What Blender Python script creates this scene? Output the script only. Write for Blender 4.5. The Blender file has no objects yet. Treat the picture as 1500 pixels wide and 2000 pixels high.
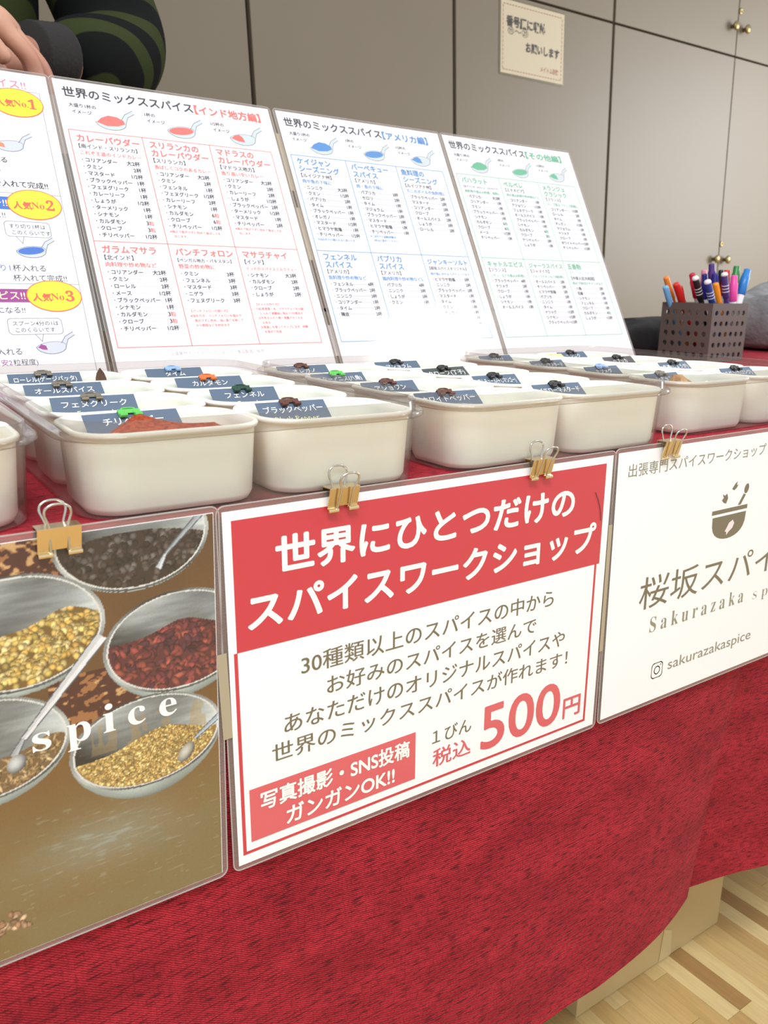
import bpy, bmesh, math, random
import numpy as np
from mathutils import Vector, Matrix

random.seed(7)
SC = bpy.context.scene
COL = SC.collection
PI = math.pi

# ------------------------------------------------------------------ camera
CX, CY, CZ = -0.1667, -0.3858, 0.8125
YAW, PITCH, ROLL, FPX = -0.6098, -0.2638, 0.0166, 1633.8
cam_d = bpy.data.cameras.new('camera')
cam = bpy.data.objects.new('camera', cam_d)
COL.objects.link(cam)
cam_d.sensor_fit = 'VERTICAL'
cam_d.sensor_height = 24.0
cam_d.lens = FPX / 2000 * 24.0
cam_d.clip_start = 0.01
cam_d.dof.use_dof = True
cam_d.dof.focus_distance = 0.60
cam_d.dof.aperture_fstop = 12.0
_f = Vector((-math.sin(YAW) * math.cos(PITCH), math.cos(YAW) * math.cos(PITCH), math.sin(PITCH)))
_r0 = Vector((math.cos(YAW), math.sin(YAW), 0))
_u0 = _r0.cross(_f)
_r = math.cos(ROLL) * _r0 + math.sin(ROLL) * _u0
_u = -math.sin(ROLL) * _r0 + math.cos(ROLL) * _u0
cam.matrix_world = Matrix(((_r.x, _u.x, -_f.x, CX), (_r.y, _u.y, -_f.y, CY), (_r.z, _u.z, -_f.z, CZ), (0, 0, 0, 1)))
SC.camera = cam

# ------------------------------------------------------------------ world, lamps, exposure
w = bpy.data.worlds.new('room_light')
SC.world = w
w.use_nodes = True
w.node_tree.nodes['Background'].inputs[0].default_value = (0.97, 0.985, 1.0, 1)
w.node_tree.nodes['Background'].inputs[1].default_value = 0.50


def area(name, loc, target, sx, sy, power, color):
    d = bpy.data.lights.new(name, 'AREA')
    d.shape = 'RECTANGLE'
    d.size, d.size_y, d.energy, d.color = sx, sy, power, color
    o = bpy.data.objects.new(name, d)
    COL.objects.link(o)
    o.location = loc
    o.rotation_euler = (Vector(target) - Vector(loc)).to_track_quat('-Z', 'Y').to_euler()
    return o


area('ceiling_panel_front', (-0.6, -1.1, 2.6), (-0.4, -0.9, 0), 1.2, 0.6, 30, (.96, .98, 1))
area('ceiling_panel_right', (2.28, -1.0, 2.6), (2.28, -0.98, 0), 0.5, 0.3, 14, (1, .98, .96))
area('daylight_window', (4.7, 0.2, 1.5), (3.4, 1.85, 1.0), 1.2, 1.4, 36, (.98, .99, 1))

SC.view_settings.view_transform = 'Standard'
SC.view_settings.look = 'None'
SC.view_settings.exposure = 0.88
SC.view_settings.gamma = 1.0
SC.view_settings.use_curve_mapping = False
SC.cycles.transparent_max_bounces = 40
SC.cycles.max_bounces = 8


# ------------------------------------------------------------------ helpers
def lin(c):
    return tuple(((x / 12.92) if x <= 0.04045 else ((x + 0.055) / 1.055) ** 2.4) for x in c)


def rgb(r, g, b):
    return lin((r / 255, g / 255, b / 255)) + (1.0,)


def mat(name, color, rough=0.5, metal=0.0, coat=0.0, coat_rough=0.1, noise=None, bump=None, spec=0.5, trans=0.0, sss=0.0):
    """principled; noise=(scale, colour2, lo, hi, stretch); bump=(scale, strength, distance)"""
    m = bpy.data.materials.new(name)
    m.use_nodes = True
    nt = m.node_tree
    b = nt.nodes['Principled BSDF']
    b.inputs['Base Color'].default_value = color
    b.inputs['Roughness'].default_value = rough
    b.inputs['Metallic'].default_value = metal
    b.inputs['Coat Weight'].default_value = coat
    b.inputs['Coat Roughness'].default_value = coat_rough
    b.inputs['Specular IOR Level'].default_value = spec
    if sss:
        b.inputs['Subsurface Weight'].default_value = sss
        b.inputs['Subsurface Scale'].default_value = 0.01
    tc = nt.nodes.new('ShaderNodeTexCoord')
    if noise:
        sc, c2, lo, hi = noise[:4]
        st = noise[4] if len(noise) > 4 else (1, 1, 1)
        mp = nt.nodes.new('ShaderNodeMapping')
        mp.inputs['Scale'].default_value = st
        nt.links.new(tc.outputs['Object'], mp.inputs[0])
        n = nt.nodes.new('ShaderNodeTexNoise')
        n.inputs['Scale'].default_value = sc
        n.inputs['Detail'].default_value = 4
        nt.links.new(mp.outputs[0], n.inputs[0])
        r = nt.nodes.new('ShaderNodeValToRGB')
        r.color_ramp.elements[0].position = lo
        r.color_ramp.elements[1].position = hi
        r.color_ramp.elements[0].color = color
        r.color_ramp.elements[1].color = c2
        nt.links.new(n.outputs[0], r.inputs[0])
        nt.links.new(r.outputs[0], b.inputs['Base Color'])
    if bump:
        n2 = nt.nodes.new('ShaderNodeTexNoise')
        n2.inputs['Scale'].default_value = bump[0]
        nt.links.new(tc.outputs['Object'], n2.inputs[0])
        bp = nt.nodes.new('ShaderNodeBump')
        bp.inputs['Strength'].default_value = bump[1]
        bp.inputs['Distance'].default_value = bump[2]
        nt.links.new(n2.outputs[0], bp.inputs['Height'])
        nt.links.new(bp.outputs[0], b.inputs['Normal'])
        if coat:
            nt.links.new(bp.outputs[0], b.inputs['Coat Normal'])
    return m


def clear_plastic(name, tint, rough=0.05, haze=0.0, haze_col=(.8, .78, .75, 1), ior=1.45):
    m = bpy.data.materials.new(name)
    m.use_nodes = True
    nt = m.node_tree
    nt.nodes.clear()
    out = nt.nodes.new('ShaderNodeOutputMaterial')
    t = nt.nodes.new('ShaderNodeBsdfTransparent')
    t.inputs[0].default_value = tint
    g = nt.nodes.new('ShaderNodeBsdfGlossy')
    g.inputs['Roughness'].default_value = rough
    lw = nt.nodes.new('ShaderNodeLayerWeight')
    lw.inputs[0].default_value = .5
    pw = nt.nodes.new('ShaderNodeMath'); pw.operation = 'POWER'; pw.inputs[1].default_value = 3.5
    nt.links.new(lw.outputs['Facing'], pw.inputs[0])
    fr = nt.nodes.new('ShaderNodeMath'); fr.operation = 'MULTIPLY_ADD'; fr.inputs[1].default_value = .62; fr.inputs[2].default_value = .03
    nt.links.new(pw.outputs[0], fr.inputs[0])
    src = t
    if haze:
        d = nt.nodes.new('ShaderNodeBsdfDiffuse')
        d.inputs[0].default_value = haze_col
        mh = nt.nodes.new('ShaderNodeMixShader')
        mh.inputs[0].default_value = haze
        nt.links.new(t.outputs[0], mh.inputs[1])
        nt.links.new(d.outputs[0], mh.inputs[2])
        src = mh
    mx = nt.nodes.new('ShaderNodeMixShader')
    nt.links.new(fr.outputs[0], mx.inputs[0])
    nt.links.new(src.outputs[0], mx.inputs[1])
    nt.links.new(g.outputs[0], mx.inputs[2])
    nt.links.new(mx.outputs[0], out.inputs[0])
    return m


def tag(o, label=None, cat=None, group=None, kind=None):
    if label: o['label'] = label
    if cat: o['category'] = cat
    if group: o['group'] = group
    if kind: o['kind'] = kind
    return o


def empty(name, loc=(0, 0, 0), rot=(0, 0, 0), parent=None):
    o = bpy.data.objects.new(name, None)
    COL.objects.link(o)
    o.location = loc
    o.rotation_euler = rot
    o.empty_display_size = 0.02
    if parent: o.parent = parent
    return o


def mobj(name, verts, faces, m, parent=None, smooth=False, mats=None, fmat=None):
    me = bpy.data.meshes.new(name)
    me.from_pydata([tuple(v) for v in verts], [], faces)
    if mats:
        for x in mats: me.materials.append(x)
        if fmat is not None: me.polygons.foreach_set('material_index', fmat)
    elif m: me.materials.append(m)
    if smooth: me.polygons.foreach_set('use_smooth', [True] * len(me.polygons))
    me.update()
    o = bpy.data.objects.new(name, me)
    COL.objects.link(o)
    if parent: o.parent = parent
    return o


class MB:
    def __init__(s): s.v = []; s.f = []

    def add(s, v, f):
        n = len(s.v)
        s.v += [tuple(x) for x in v]
        s.f += [tuple(i + n for i in q) for q in f]
        return s

    def box(s, x0, x1, y0, y1, z0, z1):
        v = [(x, y, z) for z in (z0, z1) for y in (y0, y1) for x in (x0, x1)]
        f = [(0, 2, 3, 1), (4, 5, 7, 6), (0, 1, 5, 4), (2, 6, 7, 3), (0, 4, 6, 2), (1, 3, 7, 5)]
        return s.add(v, f)

    def tube(s, pts, r, n=8, closed=False):
        pts = [Vector(p) for p in pts]
        k = len(pts)
        rs = r if isinstance(r, (list, tuple)) else [r] * k
        rings = []
        up = None
        for i, p in enumerate(pts):
            a = pts[i - 1] if (i > 0 or closed) else p
            b = pts[(i + 1) % k] if (i < k - 1 or closed) else p
            t = (b - a).normalized()
            if up is None:
                up = Vector((0, 0, 1)) if abs(t.z) < .9 else Vector((1, 0, 0))
            side = t.cross(up).normalized()
            up = side.cross(t).normalized()
            rings.append([p + (side * math.cos(2 * PI * j / n) + up * math.sin(2 * PI * j / n)) * rs[i] for j in range(n)])
        v = [q for r_ in rings for q in r_]
        f = []
        for i in range(k if closed else k - 1):
            i2 = (i + 1) % k
            for j in range(n):
                j2 = (j + 1) % n
                f.append((i * n + j, i * n + j2, i2 * n + j2, i2 * n + j))
        if not closed:
            f.append(tuple(range(n))[::-1])
            f.append(tuple((k - 1) * n + j for j in range(n)))
        return s.add(v, f)

    def prism(s, poly, w0, w1):
        """poly [(x,z)] in the XZ plane, extruded along -Y from w0 to w1 (w = distance towards viewer)"""
        n = len(poly)
        v = [(x, -w0, z) for x, z in poly] + [(x, -w1, z) for x, z in poly]
        f = [tuple(range(n)), tuple(range(n, 2 * n))[::-1]] + [(i, (i + 1) % n, n + (i + 1) % n, n + i) for i in range(n)]
        return s.add(v, f)

    def flat(s, poly, w):
        n = len(poly)
        return s.add([(x, -w, z) for x, z in poly], [tuple(range(n))])

    def build(s, name, m, parent=None, smooth=False):
        return mobj(name, s.v, s.f, m, parent, smooth)


def rrect(x0, x1, y0, y1, r, n=6):
    out = []
    for cx, cy, a0 in ((x1 - r, y0 + r, -PI / 2), (x1 - r, y1 - r, 0), (x0 + r, y1 - r, PI / 2), (x0 + r, y0 + r, PI)):
        for i in range(n + 1):
            a = a0 + PI / 2 * i / n
            out.append((cx + r * math.cos(a), cy + r * math.sin(a)))
    return out


def loops_mesh(loops, cap0=True, cap1=True, closed=False):
    """loops: list of lists of 3D points, equal length -> verts, faces"""
    n = len(loops[0])
    v = [p for l in loops for p in l]
    f = []
    k = len(loops)
    for i in range(k if closed else k - 1):
        i2 = (i + 1) % k
        for j in range(n):
            j2 = (j + 1) % n
            f.append((i * n + j, i * n + j2, i2 * n + j2, i2 * n + j))
    if not closed:
        if cap0: f.append(tuple(range(n))[::-1])
        if cap1: f.append(tuple((k - 1) * n + j for j in range(n)))
    return v, f


# ------------------------------------------------------------------ lettering
_cache = {}


def glyphs(s, bold=0.0, res=2):
    key = (s, bold, res)
    if key not in _cache:
        c = bpy.data.curves.new('t', 'FONT')
        c.body = s
        c.resolution_u = res
        c.offset = bold
        o = bpy.data.objects.new('t', c)
        m = bpy.data.meshes.new_from_object(o)
        v = np.empty(len(m.vertices) * 3, np.float32)
        m.vertices.foreach_get('co', v)
        v = v.reshape(-1, 3)[:, :2].copy()
        f = [tuple(p.vertices) for p in m.polygons]
        bpy.data.objects.remove(o)
        bpy.data.meshes.remove(m)
        bpy.data.curves.remove(c)
        _cache[key] = (v, f)
    return _cache[key]


STRIKES = {1: [(-1, 0), (1, 0)], 2: [(-1, -.5), (1, -.5), (0, 1)], 3: [(math.cos(a * PI / 4), math.sin(a * PI / 4)) for a in range(8)]}


class Ink:
    """flat print in sheet coordinates (metres): x right, z up; every call to part() opens a new piece"""

    def __init__(s, k=0.0, each=False):
        s.k = k; s.each = each; s.pieces = []; s.part()

    def part(s, name=None):
        s.mb = MB(); s.pieces.append((name, s.mb))

    def auto(s, name):
        if s.each: s.part(name)

    def text(s, body, x, z, size, width=None, align='L', bold=0.0, w=.0004, res=2, height=None, italic=0.0, st=0, sr=.02):
        s.auto('lettering')
        v, f = glyphs(body, bold, res)
        if len(v) == 0: return 0
        x0, x1 = float(v[:, 0].min()), float(v[:, 0].max())
        z0, z1 = float(v[:, 1].min()), float(v[:, 1].max())
        sx = size if width is None else width / (x1 - x0)
        sz = size
        if height is not None: sz = height / (z1 - z0)
        offx = -x0 * sx if (width is not None or height is not None) else 0.0
        if align == 'R': offx = -x1 * sx
        if align == 'C': offx = -(x0 + x1) / 2 * sx
        offz = -z0 * sz if height is not None else 0.0
        for dx, dz in (STRIKES[st] if st else [(0, 0)]):
            w += 8e-6
            dx *= sr * abs(sz); dz *= sr * abs(sz)
            s.mb.add([(x + dx + offx + a * sx + italic * b * sz, -w, z + dz + offz + b * sz) for a, b in v.tolist()], f)
        return (x1 - x0) * sx

    def rect(s, x0, x1, z0, z1, w=.0003):
        s.auto('print_block')
        s.mb.flat([(x0, z0), (x1, z0), (x1, z1), (x0, z1)], w)

    def poly(s, pts, w=.0003):
        s.auto('print_shape')
        s.mb.flat(pts, w)

    def ell(s, cx, cz, a, b, w=.0003, rot=0.0, n=40, t0=0, t1=2 * PI):
        s.auto('print_oval')
        pts = []
        for i in range(n):
            t = t0 + (t1 - t0) * i / (n if abs(t1 - t0 - 2 * PI) < 1e-6 else n - 1)
            x, z = a * math.cos(t), b * math.sin(t)
            pts.append((cx + x * math.cos(rot) - z * math.sin(rot), cz + x * math.sin(rot) + z * math.cos(rot)))
        s.mb.flat(pts, w)

    def line(s, pts, t, w=.0003, closed=False):
        s.auto('print_outline')
        k = len(pts)
        for i in range(k if closed else k - 1):
            a = Vector(pts[i]); b = Vector(pts[(i + 1) % k])
            d = (b - a).normalized(); nn = Vector((-d.y, d.x)) * t / 2
            e = d * t / 2
            s.mb.flat([tuple(a - e - nn), tuple(b + e - nn), tuple(b + e + nn), tuple(a - e + nn)], w)

    def build(s, name, m, parent):
        o = None
        for nm, mb in s.pieces:
            if not mb.v: continue
            if s.k: mb.v = [(x + s.k * z, y, z) for x, y, z in mb.v]
            o = mb.build(nm if (s.each and nm) else name, m, parent)
        return o


def print_mat(name, r, g, b, coat=1.0, cr=0.09):
    return mat(name, rgb(r, g, b), .5, coat=coat, coat_rough=cr, bump=(9, .12, .004))


M = {}
M['paper'] = print_mat('laminated_white_paper', 229, 229, 232)
M['paper_warm'] = print_mat('laminated_ivory_paper', 246, 247, 250)
M['ink_black'] = print_mat('black_print', 46, 44, 50)
M['ink_red'] = print_mat('coral_print', 226, 108, 100)
M['ink_blue'] = print_mat('blue_print', 74, 134, 196)
M['ink_green'] = print_mat('green_print', 88, 172, 132)
M['crimson'] = print_mat('crimson_print', 200, 50, 66)
M['salmon'] = print_mat('salmon_print', 214, 92, 100)
M['olive'] = print_mat('olive_print', 108, 102, 80)
M['white_ink'] = print_mat('white_print', 248, 247, 244)
M['spoon_grey'] = print_mat('pale_grey_print', 196, 206, 208)
M['spoon_line'] = print_mat('grey_line_print', 112, 116, 124)
M['film'] = clear_plastic('laminate_film', (.90, .86, .84, 1), .12, haze=.16, haze_col=(.62, .58, .54, 1))
M['film_edge'] = clear_plastic('laminate_edge', (.9, .9, .9, 1), .1, haze=.5, haze_col=(.75, .7, .68, 1))
M['tape'] = clear_plastic('yellowed_tape', (.8, .76, .66, 1), .25, haze=.62, haze_col=rgb(205, 192, 165))
M['plastic'] = clear_plastic('clear_container_plastic', (.984, .981, .976, 1), .12, haze=.03, haze_col=(.6, .57, .53, 1))
M['cream'] = mat('cream_plastic', rgb(246, 243, 232), .38, spec=.4, sss=.25, bump=(60, .05, .001))


# ------------------------------------------------------------------ the setting: back wall of cupboard doors, floor
M['door'] = mat('beige_laminate_door', rgb(120, 109, 92), .45, noise=(1.2, rgb(114, 104, 86), .3, .7), bump=(250, .05, .0006))
M['gap'] = mat('dark_gap', rgb(42, 36, 30), .8)
M['brass'] = mat('dull_brass', rgb(150, 135, 95), .35, metal=.9)
wall = empty('wall_back', (0, 1.85, 0))
tag(wall, kind='structure')
KW = -0.055
YW = 1.85


def wall_pt(x, z): return x + KW * (z - 1.3)


def wall_box(mb, x0, x1, z0, z1, y0, y1, bev=0.0):
    v = []
    for y in (y0, y1):
        b = bev if y == y0 else 0
        for x, z in ((x0 + b, z0 + b), (x1 - b, z0 + b), (x1 - b, z1 - b), (x0 + b, z1 - b)):
            v.append((wall_pt(x, z), y, z))
    mb.add(v, [(0, 1, 2, 3), (7, 6, 5, 4), (0, 4, 5, 1), (1, 5, 6, 2), (2, 6, 7, 3), (3, 7, 4, 0)])


mb = MB(); wall_box(mb, -2.7, 6.2, 0, 2.6, .020, .10)
mb.build('backing', M['gap'], wall)
edges_ = [-1.89, -1.185, -.475, .235, .944, 1.643, 2.363, 3.080, 3.79, 4.5, 5.2]
for i in range(len(edges_) - 1):
    x0, x1 = edges_[i], edges_[i + 1]
    g0 = .0055 if i not in (7,) else .0018
    g1 = .0055 if i + 1 not in (7,) else .0018
    for z0, z1 in ((.08, 1.712 - .0028), (1.712 + .0028, 2.58)):
        mb = MB()
        mb2 = None
        wall_box(mb, x0 + g0, x1 - g1, z0, z1, 0, .018, .0015)
        d = mb.build('cupboard_door', M['door'], wall)
        if i in (6, 7):
            upper = z0 > 1
            zk = 1.812 if upper else .944
            xk = 3.080 - .036 if i == 6 else 3.080 + .040
            kb = MB()
            prof = [(0.0, .008), (.004, .0075), (.008, .007), (.012, .012), (.018, .0165), (.023, .0165), (.027, .010), (.028, .001)]
            lp = [[(wall_pt(xk, zk) + r * math.cos(2 * PI * j / 20), -yy, zk + r * math.sin(2 * PI * j / 20)) for j in range(20)] for yy, r in prof]
            kb.add(*loops_mesh(lp))
            kb.build('knob', M['brass'], d, True)
            if i == 7:
                zl = zk + .062
                xl = 3.080 + .012
                lp = [[(wall_pt(xl, zl) + r * math.cos(2 * PI * j / 16), -yy, zl + r * math.sin(2 * PI * j / 16)) for j in range(16)] for yy, r in ((0, .011), (.003, .011), (.004, .009), (.0042, .004), (.002, .003))]
                kb = MB(); kb.add(*loops_mesh(lp)); kb.build('keyhole', M['brass'], d, True)
mb = MB(); wall_box(mb, -2.7, 6.2, 0, .075, 0.004, .02); mb.build('plinth', M['gap'], wall)

# floor: wood strips where the photo shows them, a plain continuation around
wood_c = [(198, 168, 112), (190, 158, 102), (208, 182, 126), (194, 162, 106), (160, 124, 76), (212, 188, 134), (184, 150, 96)]
M['wood'] = [mat('maple_strip_%s' % n, rgb(*c), .32, noise=(26, rgb(*[int(x * .93) for x in c]), .35, .7, (8, .6, 1)), coat=.3, coat_rough=.2)
             for n, c in zip(('honey', 'tan', 'pale', 'sand', 'brown', 'cream', 'amber'), wood_c)]
fl = empty('floor', (0, 0, 0))
tag(fl, kind='structure')
M['sub'] = mat('floor_joint', rgb(150, 118, 74), .7)
MB().box(-3.0, 6.2, -3.5, 1.87, -.03, -.004).build('subfloor', M['sub'], fl)
rf = random.Random(3)
sw = .0243
plank_mesh = {}


def plank(x0, x1, y0, y1, mi, nm='plank'):
    mb = MB().box(x0 + .00012, x1 - .00012, y0 + .0002, y1 - .0002, -.004, 0)
    return mb.build(nm, M['wood'][mi], fl)


X0, X1 = .42, 1.26
i = 0
x = X0
fixed = {}
while x < X1 - 1e-6:
    y = -.35 + rf.uniform(-.3, 0)
    # the dark strip seen in front of the box, ending at y=.02
    dark = abs(x - (X0 + sw * 9)) < .003
    dark2 = abs(x - (X0 + sw * 15)) < .003
    prev = -1
    if dark:
        segs = [(-.45, .0225, 2), (.0225, .30, 4), (.30, .9, 3)]
    elif dark2:
        segs = [(-.45, .05, 5), (.05, .36, 4), (.36, .9, 0)]
    else:
        segs = []
        while y < .9:
            L = rf.uniform(.24, .42)
            mi = rf.choice([0, 1, 2, 3, 5, 6, 0, 3, 2])
            if mi == prev: mi = (mi + 2) % 4
            prev = mi
            segs.append((y, y + L, mi))
            y += L
    for a, b, mi in segs:
        plank(x, x + sw, a, b, mi)
    x += sw
M['wood_far'] = mat('maple_floor_far', rgb(204, 174, 120), .32, noise=(9, rgb(180, 146, 94), .4, .62, (4.5, .35, 1)), coat=.3, coat_rough=.2)
b = MB().box(-3, X0, -3.5, 1.85, -.004, 0)
b.box(x, 6.2, -3.5, 1.85, -.004, 0)
b.box(X0, x, -3.5, -.66, -.004, 0)
b.box(X0, x, 1.32, 1.85, -.004, 0)
tag(b.build('far_boards', M['wood_far'], fl), kind='stuff')

# ------------------------------------------------------------------ table, cloth, box below
TX0, TX1, TY1 = -.75, 1.75, .66
tb = empty('folding_table', (.5, .33, 0))
tag(tb, 'long folding table hidden under the red tablecloth', 'table')
M['tabletop'] = mat('grey_table_board', rgb(150, 148, 144), .5)
M['steel'] = mat('table_steel', rgb(120, 120, 122), .3, metal=.9)
MB().box(TX0 - .5, TX1 - .5, .008 - .33, TY1 - .33, .670, .6975).build('tabletop', M['tabletop'], tb)
for lx in (TX0 + .10, TX1 - .10):
    for ly in (.09, TY1 - .06):
        q = MB(); q.tube([(lx - .5, ly - .33, .001), (lx - .5, ly - .33, .671)], .013, 12)
        q.build('leg', M['steel'], tb, True)


def cloth_mat():
    m = bpy.data.materials.new('heathered_red_cloth')
    m.use_nodes = True
    nt = m.node_tree
    N, L = nt.nodes, nt.links
    b = N['Principled BSDF']
    b.inputs['Roughness'].default_value = .85
    b.inputs['Specular IOR Level'].default_value = .2
    b.inputs['Sheen Weight'].default_value = .05
    b.inputs['Sheen Tint'].default_value = (1, .4, .45, 1)
    uv = N.new('ShaderNodeTexCoord')

    def noise(scale, st, det=5, lo=.35, hi=.65, dist=0.0):
        mp = N.new('ShaderNodeMapping'); mp.inputs['Scale'].default_value = st
        L.new(uv.outputs['UV'], mp.inputs[0])
        n = N.new('ShaderNodeTexNoise'); n.inputs['Scale'].default_value = scale; n.inputs['Detail'].default_value = det
        n.inputs['Distortion'].default_value = dist
        L.new(mp.outputs[0], n.inputs[0])
        r = N.new('ShaderNodeMapRange'); r.inputs[1].default_value = lo; r.inputs[2].default_value = hi
        L.new(n.outputs[0], r.inputs[0])
        return r.outputs[0]

    streak = noise(95, (1.0, 6.5, 1), 6, .48, .68)       # dark slubs along the weft
    vert = noise(120, (5.0, 1.0, 1), 4, .50, .72)
    blotch = noise(14, (1, 2.2, 1), 4, .35, .7)
    mx1 = N.new('ShaderNodeMix'); mx1.data_type = 'RGBA'
    mx1.inputs[6].default_value = rgb(182, 42, 56); mx1.inputs[7].default_value = rgb(150, 28, 42)
    L.new(blotch, mx1.inputs[0])
    add = N.new('ShaderNodeMath'); add.operation = 'MAXIMUM'; L.new(streak, add.inputs[0])
    half = N.new('ShaderNodeMath'); half.operation = 'MULTIPLY'; half.inputs[1].default_value = .6
    L.new(vert, half.inputs[0]); L.new(half.outputs[0], add.inputs[1])
    dk = N.new('ShaderNodeMath'); dk.operation = 'MULTIPLY'; dk.inputs[1].default_value = .9
    L.new(add.outputs[0], dk.inputs[0])
    mx2 = N.new('ShaderNodeMix'); mx2.data_type = 'RGBA'
    mx2.inputs[7].default_value = rgb(66, 12, 22)
    L.new(dk.outputs[0], mx2.inputs[0]); L.new(mx1.outputs[2], mx2.inputs[6])
    # twill: fine diagonal ribs
    mp = N.new('ShaderNodeMapping'); mp.inputs['Rotation'].default_value = (0, 0, math.radians(35))
    L.new(uv.outputs['UV'], mp.inputs[0])
    wv = N.new('ShaderNodeTexWave'); wv.bands_direction = 'Y'; wv.inputs['Scale'].default_value = 236
    wv.inputs['Distortion'].default_value = 2.2; wv.inputs['Detail'].default_value = 2; wv.inputs['Detail Scale'].default_value = 2.5
    L.new(mp.outputs[0], wv.inputs[0])
    mx3 = N.new('ShaderNodeMix'); mx3.data_type = 'RGBA'; mx3.blend_type = 'MULTIPLY'
    rr = N.new('ShaderNodeMapRange'); rr.inputs[3].default_value = .52; rr.inputs[4].default_value = 1.34
    L.new(wv.outputs[0], rr.inputs[0])
    mx3.inputs[0].default_value = 1.0
    L.new(mx2.outputs[2], mx3.inputs[6]); L.new(rr.outputs[0], mx3.inputs[7])
    L.new(mx3.outputs[2], b.inputs['Base Color'])
    bp = N.new('ShaderNodeBump'); bp.inputs['Strength'].default_value = .5; bp.inputs['Distance'].default_value = .0006
    L.new(wv.outputs[0], bp.inputs['Height']); L.new(bp.outputs[0], b.inputs['Normal'])
    return m


M['cloth'] = cloth_mat()
HEM = .208


def cloth_y(x, z):
    """front drop: forward (negative) bulges, a sharp valley at x=.5"""
    t = max(0.0, min(1.0, (.69 - z) / .48))
    y = .0035
    y += t * .003 * math.sin(x * 9 + 1.1) + t * t * .0035 * math.sin(x * 23 + .4)
    e = 1.0
    tt = max(0.0, (t - .28) / .72)
    if x < .515:
        v = max(0.0, 1 - (.515 - x) / .17)
        y += tt * .030 * v ** 1.2
    else:
        v = max(0.0, 1 - (x - .515) / .12)
        y += tt * (.030 * v + .011 * min(1.0, (x - .515) / .008) * max(0.0, 1 - (x - .515) / .2))
        if x > .64: y += tt * .02 * (math.sin((x - .64) * 22 - 1.2) + math.sin(1.2)) * .6
    return y


def build_cloth():
    xs = []
    x = TX0
    while x < TX1 + 1e-6:
        xs.append(x)
        x += .02 if (x < -.2 or x > .9) else (.002 if .505 < x < .53 else .008)
    if xs[-1] < TX1: xs.append(TX1)
    zs = [.6985, .694] + [.69 - i * .012 for i in range(1, 40)]
    zs = [z for z in zs if z > HEM + .004] + [HEM]
    ys = [TY1 + .004 - i * (TY1 - .006) / 16 for i in range(17)]
    rows = []
    # back drop
    for z in (.30, .5, .66, .695): rows.append([(x, TY1 + .008, z, -TY1 - .7 + z) for x in xs])
    for y in ys: rows.append([(x, y, .70, .7 + y) for x in xs])
    rows.append([(x, .0045, .6997, .7045) for x in xs])
    for z in zs: rows.append([(x, cloth_y(x, z) if z < .69 else .0036, z, z) for x in xs])
    n = len(xs)
    v = [(p[0], p[1], p[2]) for r in rows for p in r]
    uvs = [(p[0], p[3]) for r in rows for p in r]
    f = []
    for i in range(len(rows) - 1):
        for j in range(n - 1):
            f.append((i * n + j, (i + 1) * n + j, (i + 1) * n + j + 1, i * n + j + 1))
    # side drops
    o = mobj('tablecloth', v, f, M['cloth'], smooth=True)
    me = o.data
    ul = me.uv_layers.new(name='UVMap')
    li = np.empty(len(me.loops), np.int32); me.loops.foreach_get('vertex_index', li)
    ul.data.foreach_set('uv', np.array(uvs, np.float32)[li].ravel())
    return o


cl = build_cloth()
tag(cl, 'heathered red cloth draped over the table, hanging in front with a fold at right', 'tablecloth')

M['card'] = mat('beige_board', rgb(196, 172, 122), .6, noise=(7, rgb(182, 158, 110), .35, .7), bump=(60, .1, .001))
bx = empty('storage_box', (.608, .31, 0))
tag(bx, 'low beige box on the floor under the red tablecloth', 'box')
x0, x1, y0, y1 = .470 - .608, .741 - .608, .122 - .31, .52 - .31
for (a0, a1, c0, c1) in ((x0, x1, y0, y0 + .006), (x0, x1, y1 - .006, y1), (x0, x0 + .006, y0 + .006, y1 - .006), (x1 - .006, x1, y0 + .006, y1 - .006)):
    MB().box(a0, a1, c0, c1, .001, .30).build('side_panel', M['card'], bx)
MB().box(x0 + .006, x1 - .006, y0 + .006, y1 - .006, .001, .007).build('bottom', M['card'], bx)
MB().box(x0 - .003, x1 + .003, y0 - .003, y1 + .003, .3005, .307).build('lid', M['card'], bx)
M['patch'] = mat('pale_patch', rgb(200, 180, 134), .5)
pp = MB(); pp.prism([(.010, .001), (.034, .001), (.030, .040), (.014, .048)], -y0 + .0003, -y0 + .0008)
tag(pp.build('tape_patch', M['patch'], bx), 'pale tape patch')


# ------------------------------------------------------------------ laminated sheets
def rounded(x0, x1, z0, z1, r, n=5): return rrect(x0, x1, z0, z1, r, n)


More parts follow.
